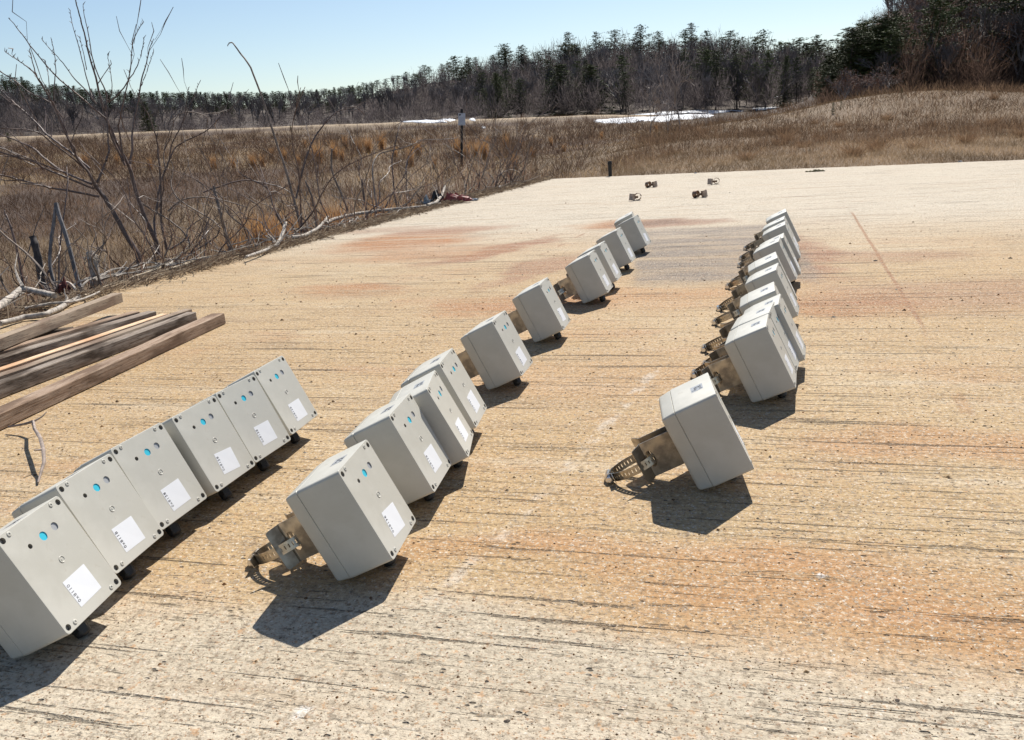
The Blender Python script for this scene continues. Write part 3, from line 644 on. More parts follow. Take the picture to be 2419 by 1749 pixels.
for i, (idt, x, y, yaw, lab) in enumerate(BOXES):
    o = proto if i == 0 else copy_tree(proto)
    o.location = (x, y, 0.0006); o.rotation_euler = (0, -TILT, rad(yaw)); o['label'] = lab
    h = [c for c in o.children if c.name.startswith('hose_clamp')][0]; h.rotation_euler = (rad(RNG.uniform(-3, 3)), rad(RNG.uniform(-5, 0)), rad(RNG.uniform(-6, 6)) if i not in (6, 17) else rad(-2))
    if y < 2.0 or i < 6: link('lettering', text_mesh(idt, .0062), [c for c in o.children if c.name.startswith('id_sticker')][0], M_INK)
    for c in o.children:
        if c.name.startswith('id_sticker'):
            c.rotation_euler = (rad(RNG.uniform(-6, 6)), 0, 0); c.location = (c.location.x, SY+RNG.uniform(-.0018, .0018), SZ+RNG.uniform(-.002, .002))
            for l in c.children: l.matrix_local = Matrix(((0, 0, 1, .0002), (0, -1, 0, -.0150), (1, 0, 0, 0), (0, 0, 0, 1)))

# ---------------------------------------------------------------- timbers
def m_wood(name, a, bcol, dark):
    t = NT(name); V = t.coord(scale=(60, 2.2, 60)); g = t.noise(V, 4, 6, .7); p = t.noise(t.coord(scale=(9, 3, 9)), 2, 4)
    f = t.noise(t.coord(scale=(300, 14, 300)), 2, 3)
    c = t.mix(t.map(g, .32, .66), a, bcol); c = t.mix(t.map(p, .46, .64), c, dark); c = t.mix(t.map(f, .56, .7), c, tuple(x*.45 for x in dark))
    t.bump(t.math('ADD', g, t.math('MULTIPLY', f, .6)), .7, .0016); return t.fin(c, .88, None, .2)
W1 = m_wood('weathered_wood', (.24, .155, .10), (.37, .28, .21), (.16, .105, .07)); W2 = m_wood('dark_weathered_wood', (.17, .122, .088), (.33, .285, .24), (.075, .055, .04))
W3 = m_wood('fresh_sawn_wood', (.62, .40, .24), (.72, .53, .36), (.55, .33, .19)); W4 = m_wood('dusty_grey_wood', (.27, .205, .15), (.34, .27, .20), (.20, .14, .10))
def timber(p0, p1, wd, ht, mat, label, seed, name='timber'):
    r = random.Random(seed); p0 = Vector(p0); p1 = Vector(p1); d = (p1-p0); L = d.length; n = 14; ls = []
    for k in range(n+1):
        y = L*k/n; jx, jz = r.gauss(0, .0006), r.gauss(0, .0005); c = .0016
        ls.append([(sx*(wd/2-(c if e else 0))+jx+r.gauss(0, .0004), y, (c if (not e and sz < 0) else 0)+(ht-(c if not e else 0) if sz > 0 else 0)+jz*(sz > 0)) for sx, sz, e in ((-1, -1, 1), (1, -1, 1), (1, -1, 0), (1, 1, 0), (1, 1, 1), (-1, 1, 1), (-1, 1, 0), (-1, -1, 0))])
    o = MB().loops(ls).obj(name, mat, smooth=35)
    o.location = p0; o.rotation_euler = (math.asin(d.z/L), 0, math.atan2(-d.x, d.y)); return tag(o, label, 'timber', 'weathered timbers lying on the slab')
def tline(a, b_, z, w_, side_=-1):     # right edge line -> centre line, prolonged out of the frame
    a = np.array(a); b_ = np.array(b_); d = (b_-a)/np.linalg.norm(b_-a); n = np.array([-d[1], d[0]])
    a = a-d*.75+n*w_/2; b_ = b_+n*w_/2; return (a[0], a[1], z), (b_[0], b_[1], z)
Z0 = .0012
timber(*tline((-.983, 1.489), (-.824, 2.350), Z0, .040), .040, .031, W1, 'brown weathered timber nearest the sensor boxes, clear of the pile', 1)
timber(*tline((-1.109, 1.72), (-.921, 2.395), Z0, .030), .030, .032, W2, 'dark mottled timber with grey bleached patches, second from the right', 2)
timber(*tline((-1.150, 1.80), (-.955, 2.455), Z0, .026), .026, .031, W4, 'thin pale-topped timber against the dark mottled one', 3)
timber(*tline((-1.192, 1.84), (-1.012, 2.410), Z0, .022), .022, .030, W3, 'fresh orange-cut lath in the middle of the timber pile', 4)
timber(*tline((-1.258, 1.95), (-1.062, 2.450), Z0, .034), .034, .032, W2, 'dark timber with a black shaded side left of the fresh lath', 5)
timber(*tline((-1.305, 2.0), (-1.118, 2.465), Z0, .030), .030, .033, W1, 'brown timber at the left of the flat-lying pile', 6)
timber((-1.372, 1.20, .036), (-1.256, 2.635, .036), .034, .031, W4, 'dusty grey-brown timber lying raised on top of the others', 7)
timber((-1.42, 2.22, Z0), (-1.232, 2.285, Z0), .030, .033, W2, 'short dark block propping the raised timber', 8, 'timber_block')

# ---------------------------------------------------------------- small things on the slab
M_BARK = plain('grey_twig_bark', (.25, .20, .17), .8, 0, .3, 90); M_DRIFT = plain('bleached_dead_wood', (.34, .30, .255), .85, 0, .45, 60)
tw = [(-.957, 1.477, .012), (-.922, 1.468, .018), (-.895, 1.455, .026), (-.862, 1.40, .030), (-.816, 1.335, .034), (-.782, 1.28, .032), (-.767, 1.25, .022), (-.757, 1.205, .004)]
b = MB(); b.tube(tw, [.0022, .0024, .0028, .0030, .0033, .0032, .0028, .0015]); b.tube([tw[2], (-.885, 1.468, .030), (-.88, 1.478, .036)], [.002, .0014, .0008], 5); b.tube([tw[5], (-.79, 1.268, .036)], [.0022, .001], 5)
tag(b.obj('twig', M_BARK, smooth=60), 'thin bent bare twig lying in front of the timbers', 'twig')
M_RUST = plain('rusty_brown_metal', (.20, .125, .085), .5, .7, .35, 60)
def half_shell(r, a0, a1, z0, z1, n=16, th=.0022):
    b = MB(); b.loops([[(rr_*math.cos(rad(a0+(a1-a0)*k/n)), rr_*math.sin(rad(a0+(a1-a0)*k/n)), z) for rr_, z in ((r, z0), (r, z1), (r+th, z1), (r+th, z0))] for k in range(n+1)]); return b
def pipe_clamp(u, v, rot, flip, gap, label):  # a pale standing half-shell beside an open ring that shows its dark inside
    g = G0(u, v); t = empty('pipe_clamp', (g[0], g[1], .0015), (0, 0, rad(rot)), label=label, cat='clamp', group='rusty pipe clamps lying on the far part of the slab')
    b = half_shell(.017, 150, 390, 0, .042); o = link('clamp_shell', b.mesh('clamp_shell', 40), t, M_RUSTP); o.location = (-flip*gap/2, -.006, .0); o.rotation_euler = (rad(-6), rad(8*flip), 0)
    b = half_shell(.0195, 0, 342, -.015, .015, 24); o = link('clamp_ring', b.mesh('clamp_ring', 40), t, M_RUST); o.location = (flip*gap/2, .010, .0215); o.rotation_euler = (rad(82), 0, rad(-20*flip))
    b = MB(); b.box((-gap/2, -.002, .012), (gap/2, .002, .026)); b.cyl((0, -.008, .019), (0, 1, 0), .006, .018, 6); link('clamp_bolt', b.mesh('clamp_bolt', 40), t, M_RUST)
M_RUSTP = plain('pale_brown_metal', (.34, .26, .21), .45, .5, .3, 60)  # paler brown than the ring metal, for the standing shells
pipe_clamp(1500, 474, 0, 1, .042, 'rusty pipe clamp lying open, left one of the nearer two')
pipe_clamp(1540, 443, 20, -1, .050, 'rusty pipe clamp lying flat, leftmost of the farther two')
pipe_clamp(1655, 467, 25, -1, .056, 'rusty pipe clamp with one leaning pale ear, right one of the nearer two')
pipe_clamp(1685, 436, 10, 1, .060, 'rusty pipe clamp farthest from the sensor boxes, on the right')
M_MOSS = plain('brown_green_moss', (.085, .075, .03), .95, 0, .5, 60)
def lump(c, s, seed, n=10):
    r = random.Random(seed); b = MB(); ls = []
    for k in range(7):
        ph = math.pi*k/6*.5; z = math.sin(ph); rr_ = math.cos(ph)+.02; ls.append([(c[0]+s[0]*rr_*math.cos(2*math.pi*j/n)*r.uniform(.75, 1.2), c[1]+s[1]*rr_*math.sin(2*math.pi*j/n)*r.uniform(.75, 1.2), c[2]+s[2]*z*r.uniform(.8, 1.15)) for j in range(n)])
    return b.loops(ls, True, True)
g = G0(1924, 406); b = MB()
for dx, s_ in ((-.055, .014), (-.028, .016), (.005, .024), (.03, .022), (.058, .018)):
    l = lump((g[0]+dx, g[1]+dx*-.3, -.001), (s_*1.1, s_, s_*.75), int(dx*1e4)+300); b.add(l.v, l.f)
tag(b.obj('moss_clump', M_MOSS), 'low brown-green clump of moss on the far edge of the slab', 'moss')
def stone(u, v, s, label, col, z=None):
    g = G0(u, v) if z is None else G0(u, v, z); l = lump((0, 0, 0), (s, s*.8, s*.7), int(u)); o = l.obj('stone', plain('stone', col, .85, 0, .25, 60)); o.location = (g[0], g[1], g[2]-.001)
    return tag(o, label, 'stone', 'small stones on the slab')
stone(367, 661, .013, 'small dark stone on the slab edge behind the raised timber', (.12, .07, .05))
stone(1643, 410, .014, 'small blue-grey stone at the grassy far edge of the slab', (.22, .24, .27)); stone(2268, 383, .018, 'grey stone at the far edge on the right', (.25, .24, .24))
stone(2068, 617, .007, 'dark pebble beside the rusty joint', (.10, .085, .07)); stone(1724, 456, .006, 'small pale pebble near the rusty clamps', (.3, .26, .2))
for k, (u, v, s) in enumerate([(1198, 1704, .0028), (1016, 1640, .0018), (1150, 1610, .0022), (1790, 1225, .0022), (2120, 1655, .0024), (885, 1575, .0016), (1450, 1480, .002), (1845, 1430, .002)]):
    g = G0(u, v); o = lump((0, 0, 0), (s, s*.8, s*.6), k+50).obj('pebble', plain('dark_pebble', (.11, .085, .065), .9, 0, .3, 90)); o.location = (g[0], g[1], -.0003); tag(o, 'dark pebble embedded in the foreground concrete', 'pebble', 'dark pebbles in the foreground concrete')
# pipe stub
g = G0(1443, 417); M_PIPE = plain('black_iron', (.016, .015, .015), .5, .3, .4, 60)
t = empty('pipe_stub', (g[0]-.0, g[1]+.03, -.06), (0, rad(-1.), 0), label='short black pipe standing upright at the far edge of the slab', cat='pipe')
b = MB(); n = 18
b.loops([[(r*math.cos(2*math.pi*k/n), r*math.sin(2*math.pi*k/n), z) for k in range(n)] for r, z in ((.0175, 0), (.0175, .185), (.0195, .186), (.0195, .20), (.0155, .20), (.0155, .02))], True, True); b.obj('pipe', M_PIPE, t, 40)
b = MB(); b.loops([[(r*math.cos(2*math.pi*k/n), r*math.sin(2*math.pi*k/n), z) for k in range(n)] for r, z in ((.0205, .168), (.0212, .170), (.0212, .184), (.0200, .1855))]); b.obj('pipe_collar', M_PIPE, t, 40)

# ---------------------------------------------------------------- sign post in the marsh
SP = P(1093, 432, 19.); zg = T(SP[0], SP[1])-.05; top = P(1091, 257, 19.)
M_POST = plain('dark_creosoted_post', (.018, .016, .015), .8, 0, .4, 30)
t = empty('sign_post', (SP[0], SP[1], zg), (0, math.atan2(top[0]-SP[0], top[2]-zg), 0), label='black post with a small white notice standing in the marsh', cat='sign post')
hh = top[2]-zg; b = MB(); b.loops([[(r*math.cos(k*math.pi/4+.39), r*math.sin(k*math.pi/4+.39), z) for k in range(8)] for r, z in ((.033, 0), (.031, hh*.5), (.030, hh-.02), (.022, hh))]); b.obj('post', M_POST, t, 50)
M_SIGN = plain('weathered_white_sign', (.50, .52, .58), .5, 0, .12, 14); zc = hh-.22
b = MB(); o = rr2(.078, .128, .012); b.loops([[(x, -.036, zc+z) for x, z in o], [(x, -.039, zc+z) for x, z in o]]); s = b.obj('sign_plate', M_SIGN, t)
b = MB()
for k in range(6):
    wd = (.056, .058, .05, .058, .045, .03)[k]; z = zc+.045-k*.021
    x = -wd
    while x < wd: l = random.uniform(.006, .016); b.box((x, -.0396, z-.004), (min(x+l, wd), -.0391, z+.004)); x += l+.006
b.obj('faded_lettering', plain('faded_sign_ink', (.27, .28, .33), .6), s)
b = MB(); b.loops([[(-.038+x, y, zc+.090+z) for x, z in [(-.024, -.022), (-.008, -.010), (.004, -.020), (.010, -.006), (.026, .004), (.012, .018), (-.010, .020), (-.024, .008)]] for y in (-.0391, -.0397)]); b.obj('printed_emblem', plain('sign_black', (.03, .03, .035), .6), s)
b = MB()
for z in (zc+.115, zc-.115): b.cyl((0, -.039, z), (0, -1, 0), .007, .004, 8)
b.obj('bolts', M_ST, s)
# ---------------------------------------------------------------- bare shrubs at the left edge
M_TWIG = plain('purple_brown_bark', (.125, .085, .07), .55, 0, .35, 50); M_STEM = plain('grey_brown_stem', (.20, .155, .125), .7, 0, .4, 40)
def curve(pts2, y0, y1, jit=0.): # traced run of pixels, given its own depth from y0 to y1
    n = len(pts2); return [P(u, v, y0+(y1-y0)*k/(n-1)) for k, (u, v) in enumerate(pts2)]
def smooth_pts(p, m=4):
    p = [np.array(q) for q in p]; out = []
    for i in range(len(p)-1):
        a = p[max(i-1, 0)]; b_ = p[i]; c = p[i+1]; d = p[min(i+2, len(p)-1)]
        for k in range(m):
            t = k/m; out.append(.5*(2*b_+(c-a)*t+(2*a-5*b_+4*c-d)*t*t+(3*b_-a-3*c+d)*t**3))
    return out+[p[-1]]
def branch(b, pts, r0, r1, rnd, buds=True, twigs=0., n=6):
    p = smooth_pts(pts); L = len(p); rr_ = [r0+(r1-r0)*(k/(L-1))**.8 for k in range(L)]
    p = [q+np.array([rnd.gauss(0, .0009), rnd.gauss(0, .0009), rnd.gauss(0, .0009)]) for q in p]; b.tube(p, rr_, n)
    if buds:
        for k in range(L//2, L, 1):
            if rnd.random() < .8: b.tube([p[k], p[k]+np.array([rnd.gauss(0, .006), rnd.gauss(0, .006), rnd.uniform(.006, .016)])], [max(rr_[k]*.9, .0022), .0008], 4)
    if twigs:
        for k in range(L//4, L-1):
            if rnd.random() < twigs:
                d = p[k+1]-p[k]; d = d/np.linalg.norm(d)+np.array([rnd.gauss(0, .55), rnd.gauss(0, .4), rnd.uniform(-.1, .6)]); d /= np.linalg.norm(d); l = rnd.uniform(.06, .28)
                e = [p[k]+d*l*f+np.array([0, 0, .10*l*f*f])+np.array([rnd.gauss(0, .006)]*3) for f in (0, .35, .7, 1)]
                b.tube(e, [rr_[k]*.6, rr_[k]*.45, .0022, .0014], 4)
rnd = random.Random(5)
sh = empty('bare_shrub', tuple(P(325, 612, 4.35)), label='large leafless shrub leaning left with long bare shoots against the sky', cat='shrub')
O0 = np.array(P(325, 612, 4.35))
def part(name, items, parent, origin, mat, seed, **k):
    r = random.Random(seed); b = MB()
    for pts, ya, yb, r0, r1, tw_ in items: branch(b, [q-origin for q in curve(pts, ya, yb)], r0*.85, r1*.85, r, twigs=tw_)
    return b.obj(name, mat, parent, 60)
part('trunk', [([(330, 625), (325, 599), (300, 560), (275, 515), (250, 472), (234, 450), (225, 438)], 4.35, 4.3, .019, .012, 0)], sh, O0, M_TWIG, 1)
part('branch', [([(233, 465), (196, 457), (132, 446), (100, 439), (40, 423), (0, 413), (-60, 402)], 4.3, 3.9, .008, .004, .12), ([(222, 446), (185, 432), (106, 398), (79, 383), (0, 360), (-60, 345)], 4.3, 4.0, .0075, .004, .15)], sh, O0, M_TWIG, 2)
part('branch', [([(217, 435), (153, 408), (110, 378), (77, 350), (21, 325), (-50, 296)], 4.3, 4.5, .008, .004, .15), ([(153, 408), (114, 394), (60, 372), (0, 349)], 4.35, 4.1, .006, .003, .1)], sh, O0, M_TWIG, 3)
part('branch', [([(225, 440), (209, 408), (182, 374), (175, 350), (155, 317), (130, 254), (116, 229), (92, 190), (85, 176), (77, 148), (70, 120)], 4.3, 4.1, .0095, .0018, .2), ([(85, 176), (66, 160), (50, 148), (30, 135), (12, 122)], 4.2, 4.0, .004, .0015, .1), ([(128, 250), (128, 200), (132, 165), (128, 130), (122, 95)], 4.2, 4.25, .0035, .0015, 0), ([(116, 229), (115, 190), (112, 165), (104, 142)], 4.2, 4.3, .003, .0013, 0)], sh, O0, M_TWIG, 4)
part('branch', [([(230, 432), (241, 405), (254, 371), (257, 350), (254, 300), (252, 247), (253, 226)], 4.3, 4.4, .0085, .003, .1), ([(256, 242), (282, 220), (302, 192), (325, 155), (337, 113), (340, 90)], 4.4, 4.5, .005, .0015, 0), ([(255, 240), (262, 222), (265, 205), (262, 180), (257, 150), (254, 130)], 4.4, 4.3, .003, .0013, 0)], sh, O0, M_TWIG, 5)
part('branch', [([(212, 399), (176, 367), (138, 339), (110, 318), (88, 293), (50, 258), (21, 233), (0, 212), (-40, 180)], 4.3, 4.6, .007, .004, .2), ([(200, 398), (166, 370), (116, 332), (81, 310), (0, 303), (-50, 300)], 4.3, 4.0, .0055, .003, .12), ([(176, 367), (155, 310), (130, 254), (106, 236), (70, 219), (39, 194), (0, 169), (-30, 150)], 4.35, 4.4, .005, .003, .15), ([(88, 307), (86, 285), (70, 255), (60, 235), (48, 212), (39, 194)], 4.5, 4.4, .004, .002, .1)], sh, O0, M_TWIG, 6)
sh2 = empty('bare_shrub', tuple(P(370, 590, 4.7)), label='leafless shrub with the tallest upright shoots, just right of the leaning one', cat='shrub'); O1 = np.array(P(370, 590, 4.7))
part('trunk', [([(375, 600), (368, 570), (352, 535), (333, 488), (317, 437), (307, 400), (299, 382), (280, 350), (275, 335)], 4.7, 4.6, .0165, .010, .05)], sh2, O1, M_TWIG, 11)
part('branch', [([(275, 335), (254, 286), (247, 268), (240, 243), (226, 183), (212, 138), (201, 88), (190, 46), (178, 0), (168, -40)], 4.6, 4.6, .0095, .0028, .1), ([(247, 262), (252, 226), (233, 180), (219, 141), (208, 78), (201, 46), (196, 11)], 4.6, 4.5, .005, .0015, 0)], sh2, O1, M_TWIG, 12)
part('branch', [([(296, 391), (262, 320), (254, 286), (226, 261), (190, 229), (152, 198), (109, 155), (70, 106), (46, 74), (19, 42)], 4.6, 4.3, .008, .0018, .08), ([(229, 247), (198, 208), (176, 187), (148, 148), (123, 122), (99, 93)], 4.5, 4.4, .0045, .0015, .06), ([(220, 235), (212, 212), (201, 169), (187, 113), (173, 67), (166, 26)], 4.55, 4.7, .0042, .0014, 0), ([(205, 165), (196, 120), (188, 88)], 4.6, 4.6, .003, .0012, 0)], sh2, O1, M_TWIG, 13)
part('branch', [([(307, 387), (313, 350), (312, 317), (319, 275), (328, 226), (335, 187), (346, 148), (354, 113), (363, 92)], 4.6, 4.8, .0085, .0018, .06), ([(333, 205), (339, 190), (349, 162), (357, 140), (363, 122)], 4.75, 4.8, .0035, .0014, 0), ([(293, 384), (280, 300), (280, 293), (296, 219), (307, 169), (314, 106), (325, 74), (339, 53)], 4.6, 4.5, .006, .0015, .06)], sh2, O1, M_TWIG, 14)
sh3 = empty('bare_shrub', tuple(P(392, 585, 5.0)), label='slim leafless shrub with arching side shoots, rightmost of the three', cat='shrub'); O2 = np.array(P(392, 585, 5.0))
part('stem', [([(395, 590), (392, 580), (381, 522), (380, 443), (373, 350), (367, 317), (352, 275), (339, 254), (314, 215)], 5., 4.9, .011, .002, .12)], sh3, O2, M_TWIG, 21)
part('stem', [([(368, 560), (365, 525), (372, 480), (378, 437), (402, 374), (423, 342), (487, 310), (522, 275), (545, 255)], 5., 5.3, .010, .002, .1), ([(388, 410), (399, 381), (406, 342), (430, 293), (441, 240), (445, 208)], 5.1, 5.1, .007, .002, .1), ([(432, 290), (451, 243), (463, 215), (474, 189)], 5.1, 5.2, .004, .0015, 0), ([(388, 356), (400, 330), (408, 300), (409, 272)], 5.1, 5., .004, .0016, 0)], sh3, O2, M_TWIG, 22)
part('stem', [([(400, 590), (440, 560), (400, 520), (365, 500), (333, 478), (325, 462)], 5., 4.9, .008, .004, .1), ([(392, 400), (388, 356), (423, 270), (487, 275), (490, 310), (520, 360), (540, 400)], 5.1, 5.4, .004, .002, .2)], sh3, O2, M_STEM, 23)
# single stems and arching canes, each its own thing
CANES = [
 ([(712, 560), (712, 549), (683, 427), (651, 331), (624, 245), (592, 160), (565, 123), (551, 103), (542, 102), (537, 109)], 5.1, 5.3, .011, .0022, 'tall dry stem with a hooked tip rising alone against the sky', M_STEM),
 ([(700, 470), (710, 422), (728, 360), (747, 320), (778, 280), (802, 262), (833, 252), (849, 259), (861, 272)], 6.2, 6.6, .008, .003, 'arching bare cane reaching to the right of the tall hooked stem', M_TWIG),
 ([(892, 500), (883, 440), (880, 397), (886, 376), (901, 362), (947, 351), (981, 339), (994, 331), (1040, 330), (1080, 326)], 6.8, 7.6, .008, .003, 'pale cane arching over towards the sign post', M_STEM),
 ([(965, 475), (960, 459), (960, 416), (963, 379), (975, 351), (995, 333)], 7., 7.3, .006, .003, 'dark upright cane left of the sign post', M_TWIG),
 ([(935, 480), (926, 391), (932, 348), (941, 308), (946, 288)], 7., 7.4, .007, .0025, 'straight dark stem with side twigs left of the sign post', M_TWIG),
 ([(480, 455), (568, 427), (623, 433), (673, 447), (700, 470)], 5.6, 5.6, .006, .003, 'low arching cane left of the tall hooked stem', M_TWIG),
 ([(397, 500), (428, 474), (476, 466), (529, 474), (582, 490)], 5., 5.1, .006, .003, 'low arching cane right of the leafless shrubs', M_STEM),
 ([(820, 500), (818, 487), (796, 435), (784, 401), (784, 351)], 6.2, 6.2, .010, .006, 'snapped grey stalk with a pale broken top', M_STEM),
 ([(1153, 455), (1167, 427), (1191, 406), (1220, 404), (1241, 431)], 7.4, 7.6, .007, .004, 'small bowed branch at the far corner of the slab', M_STEM),
 ([(1110, 470), (1107, 440), (1105, 412)], 7.2, 7.2, .006, .003, 'thin upright stem beside the sign post', M_TWIG),
 ([(750, 560), (745, 500), (735, 460), (722, 430)], 5.5, 5.5, .010, .006, 'dead grey stub right of the tall hooked stem', M_STEM),
 ([(870, 520), (860, 470), (855, 425)], 6.1, 6.1, .010, .007, 'short dark stub at the slab edge before the orange grass', M_TWIG),
 ([(55, 690), (50, 640), (35, 570), (20, 520), (10, 498)], 3.5, 3.6, .007, .003, 'thin red-brown stem at the left picture edge', M_TWIG),
 ([(140, 690), (140, 600), (152, 500), (160, 430), (157, 395)], 3.6, 3.9, .005, .002, 'thin bare stem between the split stake and the shrub', M_TWIG),
 ([(448, 600), (520, 540), (420, 470), (403, 425)], 4.8, 5., .006, .003, 'pale slanting stem right of the shrubs', M_STEM),
 ([(546, 600), (530, 540), (515, 480), (505, 440)], 4.9, 5., .012, .008, 'thick dead stub near the middle of the brush', M_STEM)]
for k, (pts, ya, yb, r0, r1, lab, mt) in enumerate(CANES):
    o0 = P(*pts[0], ya); b = MB(); branch(b, [q-o0 for q in curve(pts, ya, yb)], r0, r1, random.Random(100+k), twigs=.1 if k else .0, buds=k > 0)
    o = b.obj('bare_cane', mt, smooth=60); o.location = o0; tag(o, lab, 'stem', 'single bare stems and canes along the slab edge')
# tangle of bramble canes that look alike
base_a = np.array([-2.0, 2.2]); base_b = np.array([.35, 8.0]); nrm = np.array([-.93, .36])
cane_mesh = []
for k in range(14):
    r = random.Random(300+k); b = MB(); L = r.uniform(.45, 1.15); a = r.uniform(0, 6.28); cur = r.uniform(.3, 1.5); p = []
    for j in range(7):
        f = j/6; p.append((L*f*(.25+.45*cur*f)*math.cos(a)+r.gauss(0, .02), L*f*(.25+.45*cur*f)*math.sin(a)+r.gauss(0, .02), L*(f*1.0-.42*cur*f*f)))
    branch(b, p, r.uniform(.004, .008), .0016, r, twigs=.22, n=5); me = b.mesh('bramble_cane', 60); me.materials.append(M_TWIG if k % 3 else M_STEM); cane_mesh.append(me)
for k in range(210):
    t_ = random.random()**.85; off = random.expovariate(2.2)+.05; p = base_a+t_*(base_b-base_a)+off*nrm
    o = link('bramble_cane', cane_mesh[k % 14]); s = random.uniform(.55, 1.05); o.scale = (s, s, s); o.rotation_euler = (random.gauss(0, .15), random.gauss(0, .15), random.uniform(0, 6.28)); o.location = (p[0], p[1], T(p[0], p[1])-.03)
    tag(o, 'thin tangled bare cane in the brush '+('beside the timbers' if t_ < .3 else 'below the leafless shrubs' if t_ < .55 else 'along the bleached branches' if t_ < .8 else 'near the red netting'), 'cane', 'tangled canes in the brush')
# stakes and stumps at the left
M_STK2 = plain('weathered_stake', (.16, .15, .15), .8, 0, .4, 30); M_DST = plain('dark_stake', (.05, .042, .04), .8, 0, .4, 30)
def stake(pts, y, r0, r1, mat, name, label, cat, n=7):
    o0 = P(*pts[0], y); b = MB(); p = smooth_pts([q-o0 for q in curve(pts, y, y+.05)]); L = len(p); rd = random.Random(int(pts[0][0]))
    b.tube(p, [(r0+(r1-r0)*k/(L-1))*rd.uniform(.88, 1.12) for k in range(L)], n); o = b.obj(name, mat, smooth=50); o.location = o0; return tag(o, label, cat)
t = empty('split_stake', tuple(P(160, 680, 3.55)), label='weathered grey stake split into a narrow upside-down V', cat='stake'); o0 = P(160, 680, 3.55)
for pts, r0, r1, m in (([(195, 690), (183, 660), (170, 610), (155, 555), (140, 510), (133, 480)], .009, .008, M_STK2), ([(135, 690), (120, 640), (118, 600), (122, 560), (128, 520), (132, 480)], .007, .007, M_STK2)):
    b = MB(); p = smooth_pts([q-o0 for q in curve(pts, 3.5, 3.6)]); b.tube(p, [r0+(r1-r0)*k/(len(p)-1) for k in range(len(p))], 6); b.obj('stake_half', m, t, 50)
stake([(108, 700), (100, 670), (92, 620), (83, 580), (77, 560)], 3.35, .017, .013, M_DST, 'dark_stake', 'dark upright stub left of the split stake', 'stake')
t = empty('broken_stump', tuple(P(215, 685, 3.45)), label='short broken stump with a pale splintered top leaning at the slab edge', cat='stump'); o0 = P(215, 685, 3.45)
b = MB(); p = smooth_pts([q-o0 for q in curve([(205, 712), (222, 680), (224, 650), (218, 615), (213, 598)], 3.4, 3.45)]); b.tube(p, [.006+.014*min(1, k/6) for k in range(len(p))], 9); b.obj('stump_wood', M_DRIFT, t, 50)
b = MB(); rd = random.Random(4)
for k in range(26):
    a = P(213+rd.uniform(-12, 14), 604+rd.uniform(-4, 10), 3.43+rd.uniform(-.02, .02))-o0; b.tube([a, a+np.array([rd.gauss(.008, .015), rd.gauss(0, .01), rd.uniform(-.03, .022)])], [.0025, .0008], 4)
b.obj('splinters', M_DRIFT, t)
# bleached driftwood and branches lying along the edge
LOGS = [
 ([(770, 528), (790, 518), (830, 508), (880, 500), (940, 494), (990, 490), (1040, 482)], .012, .010, 'long bleached branch lying straight along the slab edge before the orange grass', .02),
 ([(580, 608), (620, 594), (640, 585), (655, 578), (668, 560), (678, 548)], .007, .010, 'bleached branch with a raised broken end on the slab edge', .02),
 ([(690, 562), (720, 556), (750, 540), (765, 525), (775, 512)], .011, .008, 'short pale forked branch right of the broken-ended one', .025),
 ([(-10, 730), (30, 700), (50, 684), (80, 688), (110, 694), (128, 698)], .013, .010, 'bleached branch bent like an elbow left of the broken stump', .05),
 ([(0, 765), (60, 750), (110, 742), (150, 722), (180, 706), (190, 700)], .009, .010, 'bleached root running into the litter behind the raised timber', .012),
 ([(200, 700), (240, 682), (290, 664), (330, 650), (380, 632)], .006, .004, 'long thin straw-coloured stick along the slab edge behind the timbers', .012),
 ([(60, 730), (120, 718), (180, 712), (235, 690)], .006, .004, 'thin pale stick crossing the litter heap', .018),
 ([(360, 648), (420, 630), (470, 612), (500, 606)], .006, .005, 'crooked grey stick on the slab edge below the slim shrub', .012),
 ([(1010, 486), (1030, 478), (1045, 466), (1052, 455)], .012, .010, 'knobbly weathered branch end sticking up beside the red netting', .03)]
for k, (pts, r0, r1, lab, z) in enumerate(LOGS):
    rd = random.Random(700+k); pp = [G0(u, v, z+rd.uniform(-.004, .006)) for u, v in pts]
    if k in (1, 8): pp[-1][2] += .05; pp[-2][2] += .02
    for q in pp:
        if outside(q[0], q[1]) > .0: q[2] = max(q[2], T(q[0], q[1])+r0)
    o0 = pp[0].copy(); b = MB(); branch(b, [q-o0 for q in pp], r0, r1, rd, buds=False, twigs=.12, n=7)
    o = b.obj('dead_branch', M_DRIFT if k not in (5, 7) else plain('straw_stick', (.42, .34, .24), .8, 0, .3, 60), smooth=60); o.location = o0; tag(o, lab, 'branch', 'dead branches along the slab edge')
for k in range(46):                   # smaller bleached sticks in the litter
    t_ = random.random()**1.6; p = base_a+t_*(base_b-base_a)+random.gauss(.09, .07)*nrm; L = random.uniform(.12, .42); a = 1.18+random.gauss(0, .5); b = MB(); rd = random.Random(800+k)
    branch(b, [(L*(f-.5)*math.cos(a)+rd.gauss(0, .012), L*(f-.5)*math.sin(a)+rd.gauss(0, .012), rd.uniform(.0, .035)) for f in (0, .25, .5, .75, 1)], rd.uniform(.003, .007), .0018, rd, buds=False, twigs=.12, n=5)
    o = b.obj('dead_stick', M_DRIFT, smooth=60); o.location = (p[0], p[1], max(T(p[0], p[1]), -.02)+.02 if outside(p[0], p[1]) > 0 else .006); tag(o, 'small bleached stick in the litter along the slab edge', 'stick', 'small sticks in the litter')
